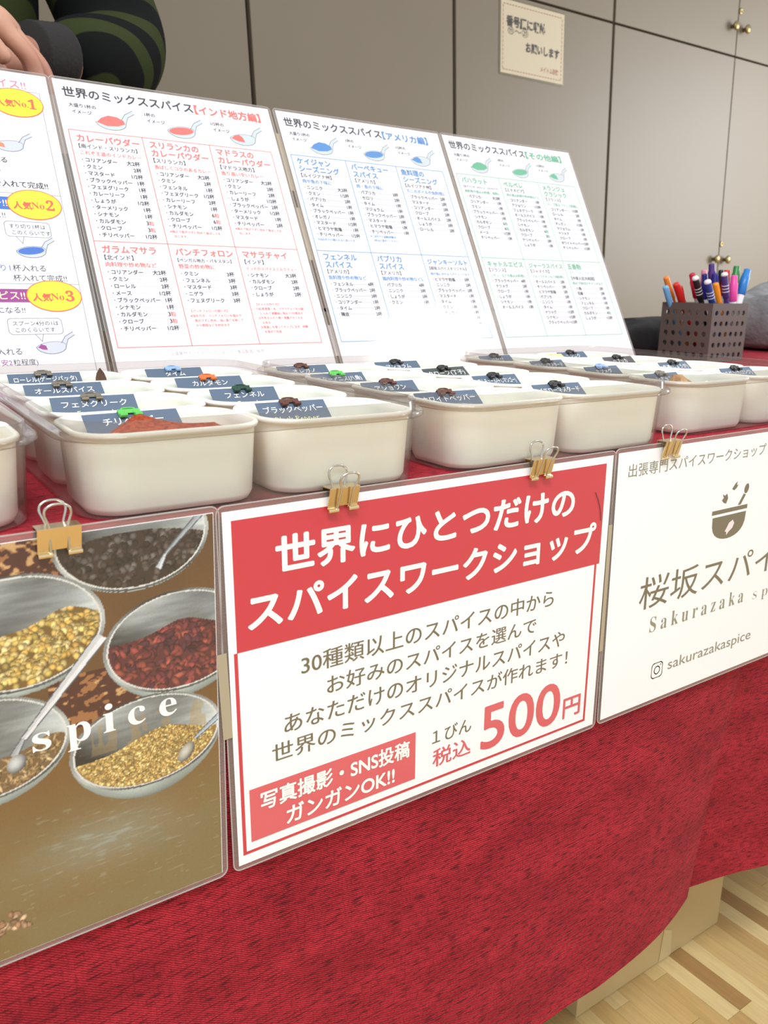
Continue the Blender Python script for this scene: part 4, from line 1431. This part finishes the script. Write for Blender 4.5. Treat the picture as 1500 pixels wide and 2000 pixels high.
def perforated(face, name):
    """plate with a grid of round holes; face 0=-y 1=-x 2=+y 3=+x"""
    W = 2 * CA
    nx_, nz_ = 6, 5
    pit_x = .0148; pit_z = .0170
    x0 = -pit_x * 2.5; z0 = .010
    r = .0041
    mb = MB()
    t = .0018
    xs = [-CA] + [x0 + pit_x * (k - .5) for k in range(nx_ + 1)] + [CA]
    zs = [0] + [z0 + pit_z * (k - .5) + .0 for k in range(nz_ + 1)] + [CH]
    zs[1] = max(zs[1], .0015)
    V = {}

    def pt(x, z, d):
        y = -CA + d
        if face == 0: return (x, y, z)
        if face == 1: return (y, -x, z)
        if face == 2: return (-x, -y, z)
        return (-y, x, z)

    for d in (0, t):
        for a in range(len(xs) - 1):
            for b in range(len(zs) - 1):
                xa, xb, za, zb = xs[a], xs[a + 1], zs[b], zs[b + 1]
                if 0 < a < len(xs) - 2 and 0 < b < len(zs) - 2:
                    cx, cz = x0 + pit_x * (a - 1), z0 + pit_z * (b - 1)
                    N = 16
                    ring, out = [], []
                    for k in range(N):
                        an = 2 * PI * k / N + PI / 4
                        c_, s_ = math.cos(an), math.sin(an)
                        ring.append(pt(cx + r * c_, cz + r * s_, d))
                        q = 1 / max(abs(c_), abs(s_))
                        ox_ = c_ * q; oz_ = s_ * q
                        X = cx + (ox_ * (xb - cx) if ox_ > 0 else -ox_ * (xa - cx))
                        Z = cz + (oz_ * (zb - cz) if oz_ > 0 else -oz_ * (za - cz))
                        out.append(pt(X, Z, d))
                    mb.add(ring + out, [(k, (k + 1) % N, N + (k + 1) % N, N + k) for k in range(N)])
                    if d == 0:
                        ring2 = [pt(cx + r * math.cos(2 * PI * k / N + PI / 4), cz + r * math.sin(2 * PI * k / N + PI / 4), t) for k in range(N)]
                        mb.add(ring + ring2, [(k, N + k, N + (k + 1) % N, (k + 1) % N) for k in range(N)])
                else:
                    mb.add([pt(xa, za, d), pt(xb, za, d), pt(xb, zb, d), pt(xa, zb, d)], [(0, 1, 2, 3)])
    # top strip
    mb.add([pt(-CA, CH, 0), pt(CA, CH, 0), pt(CA, CH, t), pt(-CA, CH, t)], [(0, 1, 2, 3)])
    mb.build(name, M['pencup'], cup)


for k in range(4): perforated(k, 'perforated_side')
MB().box(-CA + .0005, CA - .0005, -CA + .0005, CA - .0005, 0, .002).build('bottom', M['pencup'], cup)

PENS = [('light blue marker leaning out at the left corner of the pen holder', (120, 190, 236), None, (1.0393, .5340, .8198), (1.1118, .5330), .0052),
 ('orange marker behind the light blue one at the left', (240, 140, 60), None, (1.0434, .5376, .8348), (1.1279, .5376), .0052),
 ('glossy red marker left of the crimson one', (214, 44, 38), None, (1.0448, .5179, .8244), (1.135, .5179), .0062),
 ('short red marker squeezed between red and crimson ones', (206, 52, 44), None, (1.0790, .5330, .8201), (1.140, .5360), .0045),
 ('thick crimson marker with a stepped cap', (196, 34, 66), 'step', (1.0660, .5040, .8405), (1.1330, .4980), .0066),
 ('black marker with a white cap end', (36, 34, 36), 'white', (1.0484, .4853, .8355), (1.1289, .4853), .0054),
 ('pale pink marker at the back of the holder', (226, 140, 166), 'step', (1.1178, .5183, .8475), (1.1400, .5183), .0062),
 ('navy blue marker left of the purple one', (34, 34, 128), 'step', (1.1028, .5062, .8407), (1.1400, .5062), .0060),
 ('tall purple marker with a stepped cap', (74, 40, 120), 'step', (1.1000, .4926, .8568), (1.1334, .4926), .0066),
 ('navy blue marker right of the purple one', (30, 30, 130), 'step', (1.0963, .4817, .8411), (1.1229, .4817), .0066),
 ('blue marker with a white end in front', (44, 66, 140), 'white', (1.0534, .4652, .8300), (1.1274, .4652), .0056),
 ('orange marker in front between the blue and violet ones', (244, 150, 36), None, (1.0807, .4680, .8258), (1.1380, .4680), .0056),
 ('black marker at the back right', (40, 34, 38), None, (1.1281, .4926, .8479), (1.1400, .4990), .0048),
 ('red marker with a stepped cap at the back right', (206, 36, 44), 'step', (1.1285, .4813, .8475), (1.1300, .4900), .0066),
 ('violet striped marker with a white end', (70, 50, 120), 'white', (1.0939, .4632, .8427), (1.1400, .4632), .0054),
 ('bright pink marker with a stepped cap', (240, 84, 170), 'step', (1.1212, .4624, .8389), (1.1350, .4640), .0070),
 ('green marker with a stepped cap', (36, 134, 66), 'step', (1.1367, .4701, .8541), (1.1370, .4720), .0066),
 ('blue marker leaning right with a stepped cap', (40, 128, 206), 'step', (1.1537, .4604, .8492), (1.1207, .4650), .0072),
 ('pale blue marker with a white end, rightmost', (120, 176, 226), 'white', (1.1650, .4700, .8452), (1.1250, .4900), .0054)]
M['pen_white'] = mat('white_pen_end', rgb(238, 240, 242), .35)
for k, (lab, c, style, T_, B_, r) in enumerate(PENS):
    T_ = Vector(T_); B_ = Vector((B_[0], B_[1], .7045))
    B_.x = min(max(B_.x, 1.104 - .040), 1.104 + .040); B_.y = min(max(B_.y, .499 - .040), .499 + .040)
    d = T_ - B_
    L = d.length
    rt = empty('marker_pen', B_)
    rt.rotation_euler = d.to_track_quat('Z', 'Y').to_euler()
    tag(rt, lab, 'marker pen', 'marker pens in the brown holder')
    m = mat('pen_' + lab.split()[0] + '_' + lab.split()[1], rgb(*c), .3)
    b = MB()

    def lathe(mb, prof, n=16):
        mb.add(*loops_mesh([[(rr * math.cos(2 * PI * j / n), rr * math.sin(2 * PI * j / n), z) for j in range(n)] for z, rr in prof]))

    capl = .042
    lathe(b, [(0, r * .7), (.001, r * .82), (L - capl - .001, r * .82), (L - capl, r * .8)])
    bm_ = m if style != 'step' else M['pen_white']
    b.build('barrel', bm_, rt, True)
    c_ = MB()
    if style == 'step':
        lathe(c_, [(L - capl, r * .9), (L - capl + .001, r), (L - .013, r * .96), (L - .0115, r * .80), (L - .0015, r * .76), (L, r * .62)])
    elif style == 'white':
        lathe(c_, [(L - capl, r * .95), (L - capl + .001, r), (L - .006, r * .98), (L - .005, r * .9)])
    else:
        lathe(c_, [(L - capl, r * .95), (L - capl + .001, r), (L - .003, r * .92), (L - .0006, r * .8), (L, r * .6)])
    c_.build('cap', m, rt, True)
    if style == 'white':
        e_ = MB(); lathe(e_, [(L - .0052, r * .98), (L - .004, r * 1.02), (L - .001, r * .86), (L, r * .5)])
        e_.build('white_end', M['pen_white'], rt, True)
        for q in range(3):
            e_ = MB(); z = L - .022 - q * .005
            lathe(e_, [(z, r * 1.01), (z, r * 1.03), (z + .0012, r * 1.03), (z + .0012, r * 1.01)])
            e_.build('stripe', M['pen_white'], rt, True)


# ------------------------------------------------------------------ bags beyond the tray
def soft(name, loc, verts_fn, m, lab, cat):
    bm = bmesh.new()
    bmesh.ops.create_uvsphere(bm, u_segments=40, v_segments=24, radius=1)
    for v in bm.verts: v.co = Vector(verts_fn(v.co))
    me = bpy.data.meshes.new(name); bm.to_mesh(me); bm.free()
    me.materials.append(m); me.polygons.foreach_set('use_smooth', [True] * len(me.polygons))
    o = bpy.data.objects.new(name, me); COL.objects.link(o); o.location = loc
    return tag(o, lab, cat)


M['blackbag'] = mat('black_nylon', rgb(22, 21, 23), .7, bump=(40, .3, .004))


def bagshape(p):
    x = math.copysign(abs(p.x) ** .6, p.x) * .135
    y = math.copysign(abs(p.y) ** .7, p.y) * .036
    hz = .031 + .006 * math.sin(p.x * 3 + .6)
    z = math.copysign(abs(p.z) ** .55, p.z) * hz
    if x < -.03: z = min(z, .002 + .025 * (1 + (x + .03) / .11))
    return (x, y, max(z, -.031) + .031)


bg = soft('black_bag', (1.065, .602, .7006), bagshape, M['blackbag'], 'black fabric bag lying flat between the green recipe sheet and the pen holder', 'bag')
M['greyfleece'] = mat('grey_fleece', rgb(150, 150, 152), .95, noise=(14, rgb(116, 116, 118), .38, .62, (3, 1, .6)), bump=(90, .8, .003))


def coat(p):
    x = math.copysign(abs(p.x) ** .55, p.x) * .150
    y = math.copysign(abs(p.y) ** .6, p.y) * .10
    top = .120 + .016 * math.sin(x * 26 + .5) + .008 * math.sin(y * 40 + x * 18)
    z = math.copysign(abs(p.z) ** .45, p.z)
    z = top * (z * .5 + .5)
    crease = .005 * math.sin(x * 75 + z * 40) + .004 * math.sin(z * 95 + y * 30)
    return (x + crease, y - crease, max(z, 0))


soft('grey_fleece_jacket', (1.520, .60, .7006), coat, M['greyfleece'], 'folded pale grey fleece jacket right of the pen holder', 'jacket')

# ------------------------------------------------------------------ notice on the cupboard door
def wsheet():
    r = empty('paper_notice', (1.822, 1.8482, 1.484))
    tag(r, 'cream notice with a brown stitched border, stuck on the cupboard door', 'notice')
    W, H = .284, .210
    sh = lambda P: [(x + KW * z + .010 * 0, z) for x, z in P]
    M['notice'] = mat('cream_notice_paper', rgb(192, 180, 154), .5)
    M['notice_rim'] = clear_plastic('notice_film', (.95, .94, .9, 1), .2, haze=.4, haze_col=rgb(150, 140, 118))
    f = MB(); f.prism(sh(rounded(-.006, W + .006, -.006, H + .006, .006)), -.0008, 0); f.build('laminate_film', M['notice_rim'], r)
    p = MB(); p.prism(sh([(0, 0), (W, 0), (W, H), (0, H)]), .0001, .0004); p.build('paper', M['notice'], r)
    M['stitch'] = mat('brown_stitch_print', rgb(150, 84, 66), .6)
    s = Ink(KW)
    n = 21
    for k in range(n):
        x = .010 + k * (W - .02) / n
        for z in (.011, H - .012): s.rect(x, x + .0085, z - .0012, z + .0012, w=.0006)
    for k in range(15):
        z = .012 + k * (H - .024) / 15
        for x in (.009, W - .010): s.rect(x - .0012, x + .0012, z, z + .0085, w=.0006)
    s.text('メイトム宗像', W - .022, .026, .018, width=.085, align='R', bold=.02, w=.0006)
    s.build('brown_print', M['stitch'], r)
    b = Ink(KW)
    M['notice_ink'] = mat('notice_black_print', rgb(58, 54, 50), .6)
    b.text('番号順に収納', .022, .140, .032, width=.176, bold=.045, w=.0006)
    b.text('お願いします', W - .020, .076, .030, width=.155, align='R', bold=.045, w=.0006)
    b.text('⑪～㉑', .030, .116, .026, width=.090, w=.0006, bold=.01)
    b.build('black_lettering', M['notice_ink'], r)


wsheet()


# ------------------------------------------------------------------ person behind the table
def skin_figure(name, nodes, edges, m, parent, sub=2, root=0):
    me = bpy.data.meshes.new(name)
    me.from_pydata([n[0] for n in nodes], edges, [])
    o = bpy.data.objects.new(name, me)
    COL.objects.link(o)
    o.parent = parent
    md = o.modifiers.new('Skin', 'SKIN')
    sv = me.skin_vertices[0].data if me.skin_vertices else None
    if sv is None:
        bm = bmesh.new(); bm.from_mesh(me)
        lay = bm.verts.layers.skin.verify()
        bm.to_mesh(me); bm.free()
        sv = me.skin_vertices[0].data
    for i, n in enumerate(nodes):
        r = n[1]
        sv[i].radius = r if isinstance(r, tuple) else (r, r)
        sv[i].use_root = (i == root)
    ms = o.modifiers.new('Sub', 'SUBSURF'); ms.levels = sub; ms.render_levels = sub
    me.materials.append(m)
    md.use_smooth_shade = True
    return o


def camo():
    m = bpy.data.materials.new('dark_camouflage_cloth')
    m.use_nodes = True
    nt = m.node_tree; N, L = nt.nodes, nt.links
    b = N['Principled BSDF']; b.inputs['Roughness'].default_value = .9; b.inputs['Specular IOR Level'].default_value = .1
    tc = N.new('ShaderNodeTexCoord'); mp = N.new('ShaderNodeMapping')
    mp.inputs['Rotation'].default_value = (.3, .5, .2); mp.inputs['Scale'].default_value = (1.0, 1.0, 1.3)
    L.new(tc.outputs['Object'], mp.inputs[0])
    n = N.new('ShaderNodeTexWave'); n.bands_direction = 'DIAGONAL'; n.inputs['Scale'].default_value = 4.2; n.inputs['Distortion'].default_value = 5.0
    n.inputs['Detail'].default_value = .8; n.inputs['Detail Scale'].default_value = 1.6
    L.new(mp.outputs[0], n.inputs[0])
    r = N.new('ShaderNodeValToRGB'); r.color_ramp.interpolation = 'EASE'
    e = r.color_ramp.elements
    e[0].position = .50; e[0].color = rgb(19, 20, 20)
    e[1].position = .62; e[1].color = rgb(50, 57, 30)
    L.new(n.outputs[0], r.inputs[0]); L.new(r.outputs[0], b.inputs['Base Color'])
    n2 = N.new('ShaderNodeTexNoise'); n2.inputs['Scale'].default_value = 300
    L.new(tc.outputs['Object'], n2.inputs[0])
    bp = N.new('ShaderNodeBump'); bp.inputs['Strength'].default_value = .3; bp.inputs['Distance'].default_value = .001
    L.new(n2.outputs[0], bp.inputs['Height']); L.new(bp.outputs[0], b.inputs['Normal'])
    return m


M['camo'] = camo()
M['skin'] = mat('skin', rgb(196, 150, 126), .5, noise=(16, rgb(172, 118, 98), .35, .7), sss=.15, bump=(120, .15, .002))
M['trouser'] = mat('dark_trousers', rgb(38, 40, 46), .8)
M['hair'] = mat('black_hair', rgb(28, 24, 22), .5, bump=(80, .5, .003))
M['shoe'] = mat('black_shoe', rgb(26, 26, 28), .4)
M['cuff'] = mat('charcoal_ribbed_cuff', rgb(34, 30, 30), .9, bump=(200, .5, .002))
ps = empty('person', (.018, 1.0, 0.008))
tag(ps, 'person in a dark green and black camouflage jacket standing behind the table, hand in front', 'person')
# body as one continuous surface (skin): legs, trunk, arms, neck, head
B = [((0, 0, .93), (.150, .105)),        # 0 pelvis
     ((0, .0, 1.08), (.145, .100)), ((0, .0, 1.25), (.165, .110)), ((0, .01, 1.38), (.150, .095)), ((0, .01, 1.47), (.065, .062)), ((0, -.005, 1.54), (.055, .056)),  # 1-5
     ((0, -.015, 1.60), (.070, .082)), ((0, -.015, 1.68), (.078, .092)), ((0, -.005, 1.74), (.055, .065)),  # 6-8 head
     ((.095, 0, .86), (.085, .085)), ((.11, -.01, .50), (.058, .058)), ((.115, .01, .10), (.040, .042)), ((.12, -.10, .05), (.040, .030)),   # 9-12
     ((-.095, 0, .86), (.085, .085)), ((-.11, -.01, .50), (.058, .058)), ((-.115, .01, .10), (.040, .042)), ((-.12, -.10, .05), (.040, .030)),  # 13-16
     ((.17, .01, 1.40), (.062, .062)), ((.235, .00, 1.24), (.052, .052)), ((.262, -.05, 1.115), (.048, .050)), ((.15, -.175, 1.075), (.034, .036)), ((.090, -.215, 1.072), (.025, .028)),  # 17-21
     ((-.17, .01, 1.40), (.062, .062)), ((-.245, .00, 1.24), (.050, .050)), ((-.26, -.06, 1.12), (.046, .048)), ((-.15, -.20, 1.115), (.034, .036)), ((-.030, -.31, 1.102), (.027, .030))]
E_ = [(0, 1), (1, 2), (2, 3), (3, 4), (4, 5), (5, 6), (6, 7), (7, 8), (0, 9), (9, 10), (10, 11), (11, 12), (0, 13), (13, 14), (14, 15), (15, 16),
      (3, 17), (17, 18), (18, 19), (19, 20), (20, 21), (3, 22), (22, 23), (23, 24), (24, 25), (25, 26)]
skin_figure('body', B, E_, M['skin'], ps, 3)


def grow(v, k):
    return tuple(x * k for x in v)


# jacket: trunk and sleeves as one continuous surface over the body
J = [((0, 0, .90), (.175, .130)), ((0, .0, 1.08), (.170, .125)), ((0, .0, 1.25), (.188, .132)), ((0, .01, 1.385), (.168, .112)), ((0, .01, 1.455), (.085, .08)),
     ((.175, .01, 1.395), (.082, .082)), ((.240, .00, 1.24), (.076, .078)), ((.272, -.055, 1.120), (.078, .080)), ((.215, -.125, 1.088), (.068, .070)), ((.135, -.190, 1.075), (.052, .056)),
     ((-.175, .01, 1.395), (.082, .082)), ((-.250, .00, 1.24), (.074, .078)), ((-.265, -.065, 1.12), (.068, .070)), ((-.18, -.165, 1.105), (.056, .058)), ((-.115, -.24, 1.095), (.046, .048))]
JE = [(0, 1), (1, 2), (2, 3), (3, 4), (3, 5), (5, 6), (6, 7), (7, 8), (8, 9), (3, 10), (10, 11), (11, 12), (12, 13), (13, 14)]
skin_figure('camouflage_jacket', J, JE, M['camo'], ps, 4)
T_ = [((0, 0, .90), (.165, .122)), ((.10, 0, .82), (.100, .100)), ((.11, -.01, .50), (.075, .078)), ((.115, .01, .09), (.062, .066)), ((-.10, 0, .82), (.100, .100)), ((-.11, -.01, .50), (.075, .078)), ((-.115, .01, .09), (.062, .066))]
skin_figure('trousers', T_, [(0, 1), (1, 2), (2, 3), (0, 4), (4, 5), (5, 6)], M['trouser'], ps)
for s in (1, -1):
    skin_figure('shoe', [((s * .117, .03, .045), (.045, .044)), ((s * .120, -.08, .040), (.048, .038)), ((s * .124, -.17, .034), (.042, .031))], [(0, 1), (1, 2)], M['shoe'], ps)
# ribbed cuffs
for pts in (((.140, -.186, 1.076), (.098, -.212, 1.072)), ((-.125, -.230, 1.096), (-.085, -.272, 1.091))):
    q = MB(); a, b_ = Vector(pts[0]), Vector(pts[1])
    P = []; Rr = []
    for k in range(13):
        P.append(a.lerp(b_, k / 12)); Rr.append(.0390 - .005 * k / 12 + (.0012 if k % 2 else 0))
    q.tube(P, Rr, 24); q.build('cuff', M['cuff'], ps, True)


def hand(wrist, d, up, name, side=1):
    """palm and five fingers in one skinned surface; d = pointing direction, up = back of hand normal"""
    d = Vector(d).normalized(); up = Vector(up); up = (up - d * up.dot(d)).normalized(); lat = d.cross(up).normalized() * side
    w = Vector(wrist)
    nodes = [(tuple(w - d * .02), (.028, .026)), (tuple(w + d * .03), (.034, .023)), (tuple(w + d * .075), (.042, .020))]
    ed = [(0, 1), (1, 2)]
    for k, (off, L1, r) in enumerate(((-.030, .066, .0095), (-.010, .078, .010), (.011, .072, .0098), (.030, .056, .0085))):
        b0 = w + d * (.088 - .004 * abs(k - 1.2)) + lat * off
        p1 = b0 + d * L1 * .45 - up * .010
        p2 = p1 + d * L1 * .26 - up * .020
        p3 = p2 + d * L1 * .08 - up * .022
        i = len(nodes)
        nodes += [(tuple(b0), (r * 1.1, r * 1.1)), (tuple(p1), (r, r)), (tuple(p2), (r * .9, r * .9)), (tuple(p3), (r * .75, r * .75))]
        ed += [(2, i), (i, i + 1), (i + 1, i + 2), (i + 2, i + 3)]
    b0 = w + d * .035 - lat * .036 - up * .006
    i = len(nodes)
    nodes += [(tuple(b0), (.014, .013)), (tuple(b0 + d * .034 - lat * .016 - up * .010), (.011, .011)), (tuple(b0 + d * .062 - lat * .014 - up * .020), (.0085, .0085))]
    ed += [(1, i), (i, i + 1), (i + 1, i + 2)]
    o = skin_figure(name, nodes, ed, M['skin'], ps)
    return o


hand((.085, -.216, 1.070), (-.92, -.12, -.10), (.10, -.42, .80), 'hand', 1)
hand((-.020, -.318, 1.098), (.86, -.16, -.48), (.36, -.25, .90), 'hand', -1)
# head details: hair, ears, eyes, nose, mouth
hb = bmesh.new(); bmesh.ops.create_uvsphere(hb, u_segments=32, v_segments=20, radius=1)
for v in hb.verts:
    v.co = Vector((v.co.x * .088, v.co.y * .103 + .006, v.co.z * .100 + 1.685))
bmesh.ops.delete(hb, geom=[v for v in hb.verts if (v.co.y < -.045 and v.co.z < 1.715) or v.co.z < 1.62], context='VERTS')
hm = bpy.data.meshes.new('hair'); hb.to_mesh(hm); hb.free(); hm.materials.append(M['hair'])
ho = bpy.data.objects.new('hair', hm); COL.objects.link(ho); ho.parent = ps
sd = ho.modifiers.new('thick', 'SOLIDIFY'); sd.thickness = .012
M['eye'] = mat('eye', rgb(40, 30, 26), .2)
M['lip'] = mat('lip', rgb(150, 84, 78), .5)


def ball(name, c, s, m):
    bm = bmesh.new(); bmesh.ops.create_uvsphere(bm, u_segments=16, v_segments=10, radius=1)
    for v in bm.verts: v.co = Vector((v.co.x * s[0] + c[0], v.co.y * s[1] + c[1], v.co.z * s[2] + c[2]))
    me = bpy.data.meshes.new(name); bm.to_mesh(me); bm.free(); me.materials.append(m)
    me.polygons.foreach_set('use_smooth', [True] * len(me.polygons))
    o = bpy.data.objects.new(name, me); COL.objects.link(o); o.parent = ps


for s in (1, -1):
    ball('eye', (s * .030, -.094, 1.668), (.011, .006, .006), M['eye'])
    ball('ear', (s * .078, -.008, 1.655), (.010, .018, .028), M['skin'])
ball('nose', (0, -.106, 1.640), (.012, .014, .020), M['skin'])
ball('mouth', (0, -.097, 1.605), (.022, .006, .006), M['lip'])
